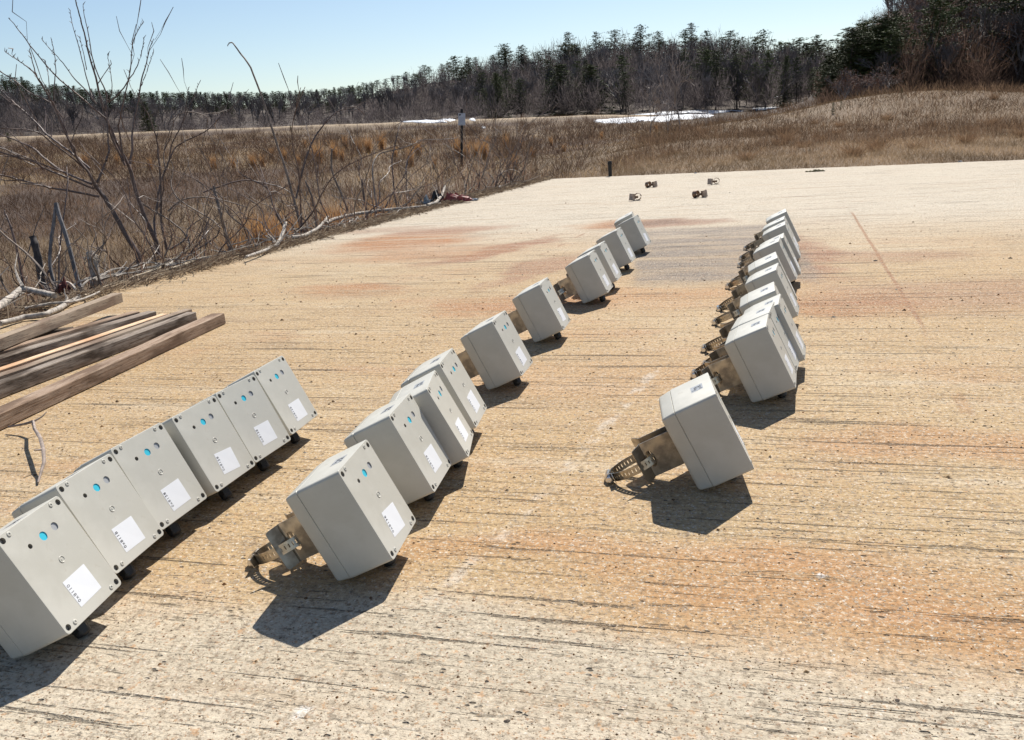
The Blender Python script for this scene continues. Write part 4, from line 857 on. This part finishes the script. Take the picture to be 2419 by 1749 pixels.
# torn black sheet, red netting, blue-grey scrap at the far end of the edge
def crumple(name, label, cat, mat, ctr, sx, sy, sz, seed, thick=.002):
    rd = random.Random(seed); n = 7; vs_ = [(sx*(i/n-.5)+rd.gauss(0, sx*.05), sy*(j/n-.5)+rd.gauss(0, sy*.05), abs(rd.gauss(0, sz*.5))+sz*math.sin(i/n*3.1)*math.sin(j/n*3.1)) for j in range(n+1) for i in range(n+1)]
    b = MB().add(vs_, [(j*(n+1)+i, j*(n+1)+i+1, (j+1)*(n+1)+i+1, (j+1)*(n+1)+i) for j in range(n) for i in range(n)]); o = b.obj(name, mat); m_ = o.modifiers.new('t', 'SOLIDIFY'); m_.thickness = thick
    o.location = tuple(ctr); o.rotation_euler = (0, 0, rad(-20)); return tag(o, label, cat)
crumple('black_sheet', 'torn piece of black sheeting curled up at the slab edge', 'sheeting', plain('black_sheeting', (.012, .012, .013), .4), G0(1032, 482, .0), .09, .08, .07, 1)
crumple('red_netting', 'crumpled red plastic netting lying at the slab edge left of the sign post', 'netting', plain('red_plastic', (.22, .045, .04), .6, 0, .5, 80), G0(1078, 476, .012), .24, .07, .034, 2)
crumple('grey_scrap', 'flat blue-grey scrap with a dark edge on the slab before the sign post', 'scrap', plain('grey_scrap_sheet', (.22, .24, .26), .4, 0, .2, 40), G0(1116, 474, .002), .085, .05, .012, 3, .006)
crumple('red_leaf_litter', 'dark red scrap among the sticks behind the raised timber', 'scrap', plain('dark_red_scrap', (.12, .025, .02), .7, 0, .4, 60), P(152, 692, 3.15), .05, .04, .03, 4)
crumple('grey_scrap', 'blue-grey crumpled scrap at the end of the long bleached branch', 'scrap', plain('blue_grey_scrap', (.20, .235, .27), .5, 0, .3, 60), G0(1008, 490, .004), .06, .05, .05, 5)

# ---------------------------------------------------------------- orange grass tufts
M_OR = m_grass('orange_bluestem'); tuft = []
for k in range(5):
    n = 230; rg = np.random.default_rng(k); a = rg.uniform(0, 6.28, n); r = np.abs(rg.normal(0, .09, n)); pos = np.stack([r*np.cos(a), r*np.sin(a), 0*a], -1); t_ = rg.uniform(0, 1, n)
    V, Fc, C_ = blades(pos, rg.uniform(.45, 1., n), rg.uniform(.008, .016, n), rg.uniform(.05, .35, n), mixc((.30, .155, .07), (.52, .31, .14), t_), seg=3, ang=a+rg.normal(0, .5, n)); tuft.append(np_mesh('grass_tuft', V, Fc, M_OR, C_))
TU = [(592, 400, 30), (615, 395, 24), (668, 382, 26), (748, 388, 42), (787, 377, 34), (803, 382, 26), (815, 352, 24), (845, 365, 30), (868, 362, 32), (900, 355, 34), (965, 395, 36), (985, 368, 32), (1020, 398, 22), (1078, 372, 40), (1098, 376, 34), (1140, 378, 42), (1120, 370, 28), (1193, 352, 28), (1228, 352, 20), (1213, 400, 30), (640, 375, 20), (350, 405, 24), (500, 400, 26), (545, 398, 22), (275, 390, 22), (1300, 345, 18), (1420, 330, 16), (720, 350, 16), (1550, 312, 14), (1150, 340, 14), (930, 372, 20), (700, 392, 22), (310, 388, 18), (200, 395, 26), (1255, 372, 20), (1330, 360, 16)]
for k, (u, v, h) in enumerate(TU):
    x, yy = hit(u, v); yy = min(yy, 75); x = np.interp(u, _u, _s)*yy
    o = link('grass_tuft', tuft[k % 5]); s = h*1.5*yy/F_PX; o.scale = (s*random.uniform(.7, 1.1), s*.9, s); o.location = (x, yy, T(x, yy)-.02); o.rotation_euler = (0, 0, random.uniform(0, 6))
    tag(o, 'orange dry grass tuft standing in the brown marsh', 'grass tuft', 'orange grass tufts in the marsh')
for k in range(26):                   # nearer loose clump of orange grass behind the bleached branch, and a few elsewhere
    u = random.choice([random.gauss(820, 45), random.gauss(640, 40), random.gauss(900, 40)]); yy = random.uniform(6.6, 9.5); q_ = P(u, 480, yy); o = link('grass_tuft', tuft[k % 5]); s = random.uniform(.28, .48); o.scale = (s*1.4, s*1.4, s); o.location = (q_[0], q_[1], T(q_[0], q_[1])-.02); o.rotation_euler = (0, 0, random.uniform(0, 6))
    tag(o, 'loose tawny grass clump just behind the brush at the slab edge', 'grass clump', 'tawny grass clumps behind the brush')
tuss = []
for k in range(3):
    n = 200; rg = np.random.default_rng(40+k); a = rg.uniform(0, 6.28, n); r = np.abs(rg.normal(0, .14, n)); pos = np.stack([r*np.cos(a), r*np.sin(a), 0*a], -1)
    V, Fc, C_ = blades(pos, rg.uniform(.4, .9, n), rg.uniform(.01, .02, n), rg.uniform(.2, .8, n), mixc((.13, .075, .045), (.30, .19, .11), rg.uniform(0, 1, n)), seg=2, ang=a+rg.normal(0, .5, n)); tuss.append(np_mesh('straw_tussock', V, Fc, M_OR, C_))
for k in range(34):                   # low tussocks in the straw field
    u = random.uniform(1500, 2440); yy = random.uniform(9, 22); q_ = P(u, 300, yy); o = link('straw_tussock', tuss[k % 3]); s = random.uniform(.14, .3); o.scale = (s*1.6, s*1.6, s); o.location = (q_[0], q_[1], T(q_[0], q_[1])-.02); o.rotation_euler = (0, 0, random.uniform(0, 6))
    tag(o, 'low tawny tussock in the straw field beyond the slab', 'tussock', 'tussocks in the straw field')

# ---------------------------------------------------------------- trees
def m_leaf(name, c0, c1):
    t = NT(name); a = t.n('Attribute', attribute_name='Col'); oi = t.n('ObjectInfo'); g = t.n('SeparateColor'); t.put(g.inputs[0], a.outputs['Color'])
    c = t.mix(g.outputs[0], c0, c1); h = t.n('HueSaturation'); t.put(h.inputs['Color'], c); t.put(h.inputs['Value'], t.math('ADD', t.math('MULTIPLY', oi.outputs['Random'], .7), .65)); return t.fin(h.outputs[0], .7, None, .2)
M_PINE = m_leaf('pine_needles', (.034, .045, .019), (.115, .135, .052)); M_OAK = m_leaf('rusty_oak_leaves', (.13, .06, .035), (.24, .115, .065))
M_BARE = m_leaf('bare_branch_bark', (.10, .085, .080), (.205, .178, .170)); M_TRUNK = plain('tree_bark', (.085, .068, .057), .9, 0, .3, 3)
def strips(segs, wmul, rg):           # thin three-sided twigs: segs = list of (p0, p1, r0, r1)
    S = np.array([np.concatenate([a, b_, [ra, rb]]) for a, b_, ra, rb in segs]); a = S[:, :3]; b_ = S[:, 3:6]; d = b_-a; d /= np.linalg.norm(d, axis=1, keepdims=True)+1e-9
    x = np.cross(d, np.array([.3, .5, .81])); x /= np.linalg.norm(x, axis=1, keepdims=True)+1e-9; y = np.cross(d, x); V = []
    for p, r in ((a, S[:, 6:7]), (b_, S[:, 7:8])):
        for k in range(3): an = 2*math.pi*k/3; V.append(p+r*wmul*(math.cos(an)*x+math.sin(an)*y))
    V = np.stack(V, 1).reshape(-1, 3); bb = (np.arange(len(S))*6)[:, None]; F = np.concatenate([bb+np.array(q_) for q_ in ((0, 1, 4, 3), (1, 2, 5, 4), (2, 0, 3, 5))], 0)
    return V, F, np.repeat(np.repeat(rg.uniform(0, 1, (len(S), 1)), 3, 1), 6, 0)
def bare_tree(seed, spread=.5, depth=6, h=1.):   # unit height
    r = random.Random(seed); rg = np.random.default_rng(seed); segs = []; tips = []
    def grow(p, d, L, rad_, dep):
        d = d/np.linalg.norm(d); n = 3
        for k in range(n):
            q_ = p+d*L/n; segs.append((p, q_, rad_*(1-.25*k/n), rad_*(1-.25*(k+1)/n))); p = q_; d = d+np.array([r.gauss(0, .09), r.gauss(0, .09), r.gauss(.03, .06)]); d /= np.linalg.norm(d)
            if dep < depth-1 and k > 0 and r.random() < .65: side_(p, d, L*.62, rad_*.45, dep+1)
        if dep >= depth: tips.append(p); return
        for _ in range(2 if dep else 3): side_(p, d, L*r.uniform(.62, .82), rad_*.62, dep+1)
    def side_(p, d, L, rad_, dep):
        a = np.array([r.gauss(0, 1), r.gauss(0, 1), r.gauss(0, .5)]); a -= a.dot(d)*d; a /= np.linalg.norm(a)+1e-9; grow(p, d+a*r.uniform(spread*.6, spread*1.4)+np.array([0, 0, .12]), L, max(rad_, .0011), dep)
    grow(np.zeros(3), np.array([r.gauss(0, .04), r.gauss(0, .04), 1.]), .36, .013, 0)
    m = max(s[1][2] for s in segs); segs = [(a/m, b_/m, c, d) for a, b_, c, d in segs]; return segs, [t_/m for t_ in tips], rg
def mesh_bare(seed, **k):
    segs, tips, rg = bare_tree(seed, **k); big = [s for s in segs if s[2] > .0075]; sm = [s for s in segs if s[2] <= .0075]
    V, F, C_ = strips(big, 1., rg); tr = np_mesh('trunk', V, F, M_TRUNK); V, F, C_ = strips(sm, 2.3, rg); return tr, np_mesh('branches', V, F, M_BARE, C_), tips, rg
def leaf_tris(c, size, rg, shade):
    n = len(c); a = rg.normal(size=(n, 3)); a /= np.linalg.norm(a, axis=1, keepdims=True); b_ = np.cross(a, rg.normal(size=(n, 3))); b_ /= np.linalg.norm(b_, axis=1, keepdims=True); s = size*rg.uniform(.6, 1.4, (n, 1))
    V = np.stack([c-a*s*.5-b_*s*.3, c+a*s*.55, c-a*s*.4+b_*s*.45], 1).reshape(-1, 3); return V, np.arange(3*n).reshape(n, 3), np.repeat(np.repeat(shade[:, None], 3, 1), 3, 0)
def mesh_pine(seed, kind):            # kind 0: ragged white pine, 1: dense conical cedar, 2: high rounded pitch pine
    rg = np.random.default_rng(seed); r = random.Random(seed); base = (.16, .02, .38)[kind]; wid = (.23, .17, .25)[kind]; cl = []; segs = [(np.array([0, 0, 0.]), np.array([0, 0, .5]), .013, .009), (np.array([0, 0, .5]), np.array([0, 0, .97]), .009, .002)]
    ang = 0.; nbr = (64, 120, 52)[kind]; side_w = [r.uniform(.6, 1.25) for _ in range(6)]
    for k in range(nbr):
        f = ((k+r.random())/nbr)**(.9 if kind != 2 else .75); z = base+(1-base)*f*.985; ang += 2.4+r.gauss(0, .35); a = ang
        prof_ = ((1-f)**.55*min(1, .55+f*2.), (1-f)**.85, (1-f)**.42*min(1, .5+f*1.6))[kind]; gap = side_w[int((a % 6.283)/6.284*6)]*(1 if kind == 1 else (.45+.55*r.random())*(1.5 if r.random() < .16 else 1))
        L = wid*prof_*gap+.012; rise = (r.uniform(-.05, .45), -r.uniform(.05, .3), r.uniform(-.1, .35))[kind]; n = 4; p = np.array([0, 0, z]); p_prev = p
        for q in range(1, n+1):
            t_ = q/n; p = np.array([L*t_*math.cos(a), L*t_*math.sin(a), z+L*(rise*t_-.25*t_*(1-t_))])+rg.normal(0, .004, 3)*(q > 0); segs.append((p_prev, p, .0028*(1.1-t_), .0028*(1.1-t_)*.8)); p_prev = p
            m = max(1, int(L*26*t_+.8))
            for _ in range(m):
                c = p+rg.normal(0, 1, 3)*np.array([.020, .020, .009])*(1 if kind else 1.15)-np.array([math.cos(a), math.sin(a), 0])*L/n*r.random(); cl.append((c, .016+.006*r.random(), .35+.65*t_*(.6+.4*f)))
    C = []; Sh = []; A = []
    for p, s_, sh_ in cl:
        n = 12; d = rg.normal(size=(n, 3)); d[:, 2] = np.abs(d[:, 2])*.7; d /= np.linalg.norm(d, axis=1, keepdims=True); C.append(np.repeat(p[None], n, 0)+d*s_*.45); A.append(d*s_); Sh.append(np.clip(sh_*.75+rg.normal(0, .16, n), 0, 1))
    C = np.concatenate(C); A = np.concatenate(A); Sh = np.concatenate(Sh); b_ = np.cross(A, rg.normal(size=A.shape)); b_ /= np.linalg.norm(b_, axis=1, keepdims=True)+1e-9; wd = .0048
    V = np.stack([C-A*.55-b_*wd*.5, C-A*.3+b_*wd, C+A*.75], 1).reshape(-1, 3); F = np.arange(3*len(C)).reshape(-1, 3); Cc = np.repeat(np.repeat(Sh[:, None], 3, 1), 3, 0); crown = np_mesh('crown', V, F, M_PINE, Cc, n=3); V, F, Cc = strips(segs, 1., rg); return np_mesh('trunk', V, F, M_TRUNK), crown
PINES = [mesh_pine(50+k, kd) for k, kd in enumerate((0, 0, 0, 1, 1, 2, 2, 0, 0, 2))]; BARES = [mesh_bare(20+k, spread=s, depth=5)[:2] for k, s in enumerate((.35, .45, .5, .4, .6, .3))]
OAKS = []
for k in range(4):
    tr, br, tips, rg = mesh_bare(60+k, spread=.55, depth=5); tp = np.array(tips); tp = tp[rg.uniform(0, 1, len(tp)) < .8]; c = np.repeat(tp, 5, 0)+rg.normal(0, .018, (len(tp)*5, 3)); V, F, Cc = leaf_tris(c, .016, rg, rg.uniform(0, 1, len(c))); OAKS.append((tr, br, np_mesh('dead_leaves', V, F, M_OAK, Cc, n=3)))
def plant(kind, meshes, x, y, h, w_, label, group, lean=0.):
    o = empty(kind, (x, y, T(x, y)-.1), (random.gauss(0, .02)+.022, random.gauss(0, .02)-.03*0, random.uniform(0, 6.28)), label=label, cat='tree', group=group); o.rotation_mode = 'XYZ'; o.scale = (h*w_, h*w_, h)
    for m in meshes: link(m.name.split('.')[0], m, o)
    return o
def place(u, y):                       # ground point at distance y below picture column u
    d = ray(u, vh(u)); return d[0]/d[1]*y, y
def height_to(u, v, x, y): return P(u, v, y)[2]-(T(x, y)-.1)
def where(u): return 'behind the leafless shrubs at the left' if u < 420 else 'between the leafless shrubs and the sign post' if u < 1000 else 'on the ridge slope behind the sign post' if u < 1450 else 'on the ridge behind the four saplings' if u < 1720 else 'by the gap beside the right-hand hill'
rt = random.Random(77); cnt = {'pine': 0, 'bare': 0, 'oak': 0}
# skyline pines
for k in range(92):
    u = -145+1030*(k+rt.random())/92; D = rt.uniform(150, hill(u)+8); x, y = place(u, D); v = np.interp(u, SKY_U, SKY_V)+rt.uniform(4, 20)
    plant('pine_tree', PINES[rt.choice((0, 1, 2, 7, 3, 4))], x, y, max(4, height_to(u, v, x, y)), rt.uniform(1.3, 2.), 'dark green pine low in the distant wood '+where(u), 'pines of the left horizon')
for k in range(104):
    u = -140+2085*(k+rt.random())/104; D = hill(u)+rt.uniform(-12, 14); x, y = place(u, D); v = np.interp(u, SKY_U, SKY_V)+rt.gauss(0, 10)*(1 if u > 1000 else .5)+(14 if rt.random() < .45 else -4)
    if u < 860: v += 3
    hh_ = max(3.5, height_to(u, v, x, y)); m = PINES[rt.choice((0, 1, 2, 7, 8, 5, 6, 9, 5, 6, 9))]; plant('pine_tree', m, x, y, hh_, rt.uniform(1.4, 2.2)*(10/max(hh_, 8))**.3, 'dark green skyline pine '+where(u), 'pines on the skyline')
NAMED = [(1207, 112, 150, 6, 'flat-topped pine standing proud of the skyline left of the ridge top', .8), (1350, 84, 150, 0, 'first of the tall pointed pines on the ridge', .9), (1412, 84, 152, 1, 'tall tiered pine on the ridge, second from the left', .9), (1516, 68, 150, 2, 'tallest tiered pine on the middle of the ridge', .95), (1560, 82, 150, 0, 'broad pine right of the tallest one', 1.), (1634, 62, 150, 7, 'tall dark pine on the right part of the ridge', .95), (1722, 82, 150, 5, 'round-headed pine right of the ridge top', 1.), (1800, 80, 145, 2, 'dark narrow pine near the gap in the wood', .9), (1925, 92, 140, 1, 'last ridge pine before the gap', .9), (1330, 150, 104, 3, 'dense dark conical evergreen at the foot of the ridge', 1.7), (1402, 152, 103, 4, 'dense dark evergreen beside the conical one', 1.6), (1690, 118, 104, 0, 'pine with a bare lower trunk above the snow', .8), (1740, 128, 106, 2, 'pine right of the bare-trunked one above the snow', .9), (1808, 120, 104, 1, 'tall slim pine standing on the snowy slope', .8), (1480, 170, 103, 1, 'dark pine behind the bare saplings', 1.), (1185, 178, 108, 0, 'dark pine low on the left slope of the ridge', 1.), (1100, 158, 125, 5, 'rounded pine on the left shoulder of the ridge', 1.), (5, 180, 140, 0, 'pine at the left picture edge above the wood', .9), (68, 183, 150, 2, 'pointed pine above the wood at the far left', .9), (145, 216, 160, 5, 'rounded pine above the wood left of the shrubs', 1.)]
for u, v, D, m, lab, ww in NAMED: x, y = place(u, D); plant('pine_tree', PINES[m], x, y, height_to(u, v-(9 if D > 130 else 0), x, y), ww*1.7, lab, 'pines that stand out from the wood')
for k in range(30):
    u = rt.uniform(1080, 1930); D = rt.uniform(98, 128); x, y = place(u, D); sv_ = np.interp(u, SKY_U, SKY_V); v = sv_+rt.uniform(22, 85); plant('pine_tree', PINES[rt.choice((0, 1, 2, 3, 7, 8))], x, y, max(3, height_to(u, v, x, y)), rt.uniform(1.2, 2.), 'dark conifer among the bare trees '+where(u), 'conifers among the bare trees of the ridge')
x, y = place(363, 88); plant('juniper', PINES[3], x, y, height_to(363, 238, x, y), 1.9, 'dark bushy evergreen standing alone on the far bank at left', 'evergreens on the open ground')
for u, vb, v, m, ww, lab in ((692, 309, 296, 4, 1.5, 'tiny dark evergreen on the bank right of the hooked stem'), (33, 333, 314, 4, 2., 'low dark evergreen bush on the bank at the left picture edge'), (1968, 271, 245, 0, 1., 'small green pine seedling on the front of the grassy mound'), (1985, 257, 239, 7, .9, 'slim pine seedling right beside the small one on the mound'), (2128, 232, 212, 1, 1., 'pine seedling on the crest of the mound')):
    x, y = hit(u, vb); y = min(y, 78); x = np.interp(u, _u, _s)*y; plant('young_evergreen', PINES[m], x, y, max(.15, min(3., (vb-v)*y/F_PX+.1)), ww, lab, 'evergreens on the open ground')
# grey bare wood
for k in range(232):
    u = -150+2100*(k+rt.random())/232; Df = float(hill(u)); f = rt.random(); D = Df-(Df-97)*f; x, y = place(u, D); sv_ = np.interp(u, SKY_U, SKY_V); bv = np.interp(u, [0, 1500, 1950], [318, 270, 235])
    v = sv_+(3 if u > 860 else 14)+rt.gauss(0, 6)+f*(bv-sv_)*.42; hh_ = max(4., height_to(u, v, x, y)); plant('bare_tree', BARES[rt.randrange(6)], x, y, hh_, rt.uniform(.75, 1.15), ('bare front tree of the wood ' if f > .5 else 'bare tree far back in the wood ')+where(u), 'bare trees in the wood beyond the marsh')
x, y = place(758, 185); plant('bare_tree', BARES[2], x, y, height_to(752, 207, x, y), 1.0, 'lone bare tree rising above the low pine wood', 'bare trees that stand out')
# nearer hill on the right: pines at its left corner, then rusty oaks and bare trees
for k in range(52):
    u = 1950+165*rt.random() if k < 38 else rt.uniform(2110, 2450); D = rt.uniform(50, 66); x, y = place(u, D); v = np.interp(u, HU, HV)+rt.uniform(0, 75 if k < 38 else 150); plant('pine_tree', PINES[rt.choice((0, 1, 2, 5, 7))], x, y, max(2.5, height_to(u, v, x, y)), rt.uniform(1.4, 2.1), 'sunlit green pine at the left corner of the right-hand hill' if k < 38 else 'dark pine among the brown trees of the right-hand hill', 'pines on the right-hand hill')
for k in range(118):
    u = 2085+390*rt.random(); D = rt.uniform(48, 92); x, y = place(u, D); v = np.interp(u, HU, HV)+rt.uniform(0, 40)+(92-D)*3.2; bare = rt.random() < .5
    plant('bare_tree' if bare else 'oak_tree', BARES[rt.randrange(6)] if bare else OAKS[rt.randrange(4)], x, y, max(3., height_to(u, v, x, y)), rt.uniform(.9, 1.3), 'bare brown tree on the right-hand hill' if bare else 'oak holding dead rusty leaves on the right-hand hill', 'bare trees on the right-hand hill' if bare else 'rusty oaks on the right-hand hill')
for k in range(9):
    u = rt.uniform(1985, 2090); D = rt.uniform(40, 46); x, y = place(u, D); plant('oak_sapling', OAKS[k % 4], x, y, rt.uniform(1.2, 2.2), 1.2, 'small rusty-leaved oak sapling behind the crest of the mound', 'oak saplings behind the mound')
M_SAP = plain('pale_sapling_bark', (.30, .24, .20), .7, 0, .3, 6)
def sapling(seed):
    segs, tips, rg = bare_tree(seed, spread=.7, depth=4); V, F, C_ = strips([(a, b_, max(ra*1.25, .0042), max(rb*1.25, .0034)) for a, b_, ra, rb in segs], 1., rg); return (np_mesh('wood', V, F, M_SAP),)
SAPS = [sapling(90+k) for k in range(4)]
# four thin bare saplings right of the pipe
for u, vt, vb, D, m, lab in ((1534, 196, 343, 24, 0, 'leftmost of four bare saplings before the snow'), (1577, 235, 342, 23, 3, 'second of four bare saplings, the shortest, before the snow'), (1606, 112, 338, 25, 2, 'third and tallest of four bare saplings before the snow'), (1667, 250, 326, 25, 1, 'rightmost of four bare saplings before the snow')):
    x, y = place(u, D); plant('bare_sapling', SAPS[m % 4], x, y, height_to(u, vt, x, y), .8, lab, 'bare saplings before the snow')
# understory: thin saplings and brush that make the wood dense
def understory():
    n = 2300; u = RNG.uniform(-150, 1960, n); f = RNG.uniform(0, 1, n)**1.2; Dh = hill(u)+4; D = Dh-(Dh-95)*f; x = np.interp(u, _u, _s)*D; sv_ = np.interp(u, SKY_U, SKY_V); bv = np.interp(u, BASE_U, BASE_V); z = terrain(x, D)
    v = sv_+np.where(u > 860, 5, 14)+RNG.normal(0, 6, n)+f*(bv-sv_)*.5+RNG.uniform(0, 22, n); top = EYE+(np.interp(u, _u, _vh)-v)/F_PX*D; h = np.clip(top-z, 1.2, 14); w_ = np.clip(h*RNG.uniform(.16, .3, n), .7, 2.6)
    a = brush(np.stack([x, D, z+h*.12], -1), w_, h*.84, 105, h*.17, np.full(n, .048)*D/130, (.060, .051, .050), (.155, .132, .130), .7)
    n = 800; u = RNG.uniform(1925, 2480, n); lowu = u < 2120; D = np.where(lowu, RNG.uniform(42, 92, n), RNG.uniform(46, 92, n)); x = np.interp(u, _u, _s)*D; z = terrain(x, D); h = np.where(lowu, RNG.uniform(.5, 1.5, n)*(1+.012*(D-42)), RNG.uniform(1.2, 5., n)); w_ = np.maximum(h*RNG.uniform(.18, .34, n), .4)
    b_ = brush(np.stack([x, D, z], -1), w_, h*.9, 130, h*.15, np.full(n, .02), (.05, .034, .028), (.135, .088, .066), .6)
    return join([a, b_])
stuff('forest_understory', understory())

# ---------------------------------------------------------------- snow, house beyond the gap
M_SNOW = plain('old_snow', (.66, .69, .74), .6, 0, .04, 3.)
def snow_patch(pts, label, seed):
    rd = random.Random(seed); P2 = []
    for i in range(len(pts)):
        a, b_ = pts[i], pts[(i+1) % len(pts)]
        for k in range(4): t_ = k/4; P2.append(hit(a[0]+(b_[0]-a[0])*t_, a[1]+(b_[1]-a[1])*t_+rd.gauss(0, 1.)))
    c = np.mean(P2, 0); ls = []
    for f, dz in ((1., -.06), (.97, .03), (.85, .08), (.5, .11), (.1, .12)): ls.append([(c[0]+(x-c[0])*f, c[1]+(y-c[1])*f, T(c[0]+(x-c[0])*f, c[1]+(y-c[1])*f)+dz+rd.uniform(-.02, .02)) for x, y in P2])
    return tag(MB().loops(ls, False, True).obj('snow_patch', M_SNOW, smooth=70), label, 'snow', 'patches of old snow on the far bank')
for k, (pts, lab) in enumerate([
 ([(1395, 288), (1440, 282), (1500, 279), (1580, 275), (1660, 272), (1690, 274), (1650, 281), (1560, 287), (1480, 291), (1420, 292)], 'largest patch of old snow, behind the bare saplings'),
 ([(1480, 272), (1580, 265), (1680, 262), (1762, 263), (1700, 267), (1600, 270)], 'long thin snow patch behind the largest one'), ([(1775, 259), (1840, 253), (1842, 257), (1790, 262)], 'snow patch beside the left end of the grassy mound'),
 ([(945, 290), (1000, 287), (1052, 287), (1058, 291), (1000, 293)], 'thin snow patch on the bank left of the sign post'), ([(1034, 284), (1050, 280), (1066, 281), (1078, 285), (1060, 287)], 'small snow patch behind the sign post on its left'), ([(1108, 285), (1125, 283), (1122, 287)], 'small snow patch behind the sign post on its right'),
 ([(1134, 303), (1146, 301), (1148, 304), (1138, 305)], 'tiny snow remnant in the marsh right of the sign post'), ([(1672, 213), (1720, 208), (1798, 206), (1795, 211), (1730, 213)], 'snow strip on the wooded slope under the pines'), ([(1826, 230), (1850, 227), (1856, 231)], 'small snow strip low on the wooded slope near the mound'), ([(1866, 212), (1890, 210), (1888, 213)], 'short snow strip among bare trunks near the gap')]): snow_patch(pts, lab, k)
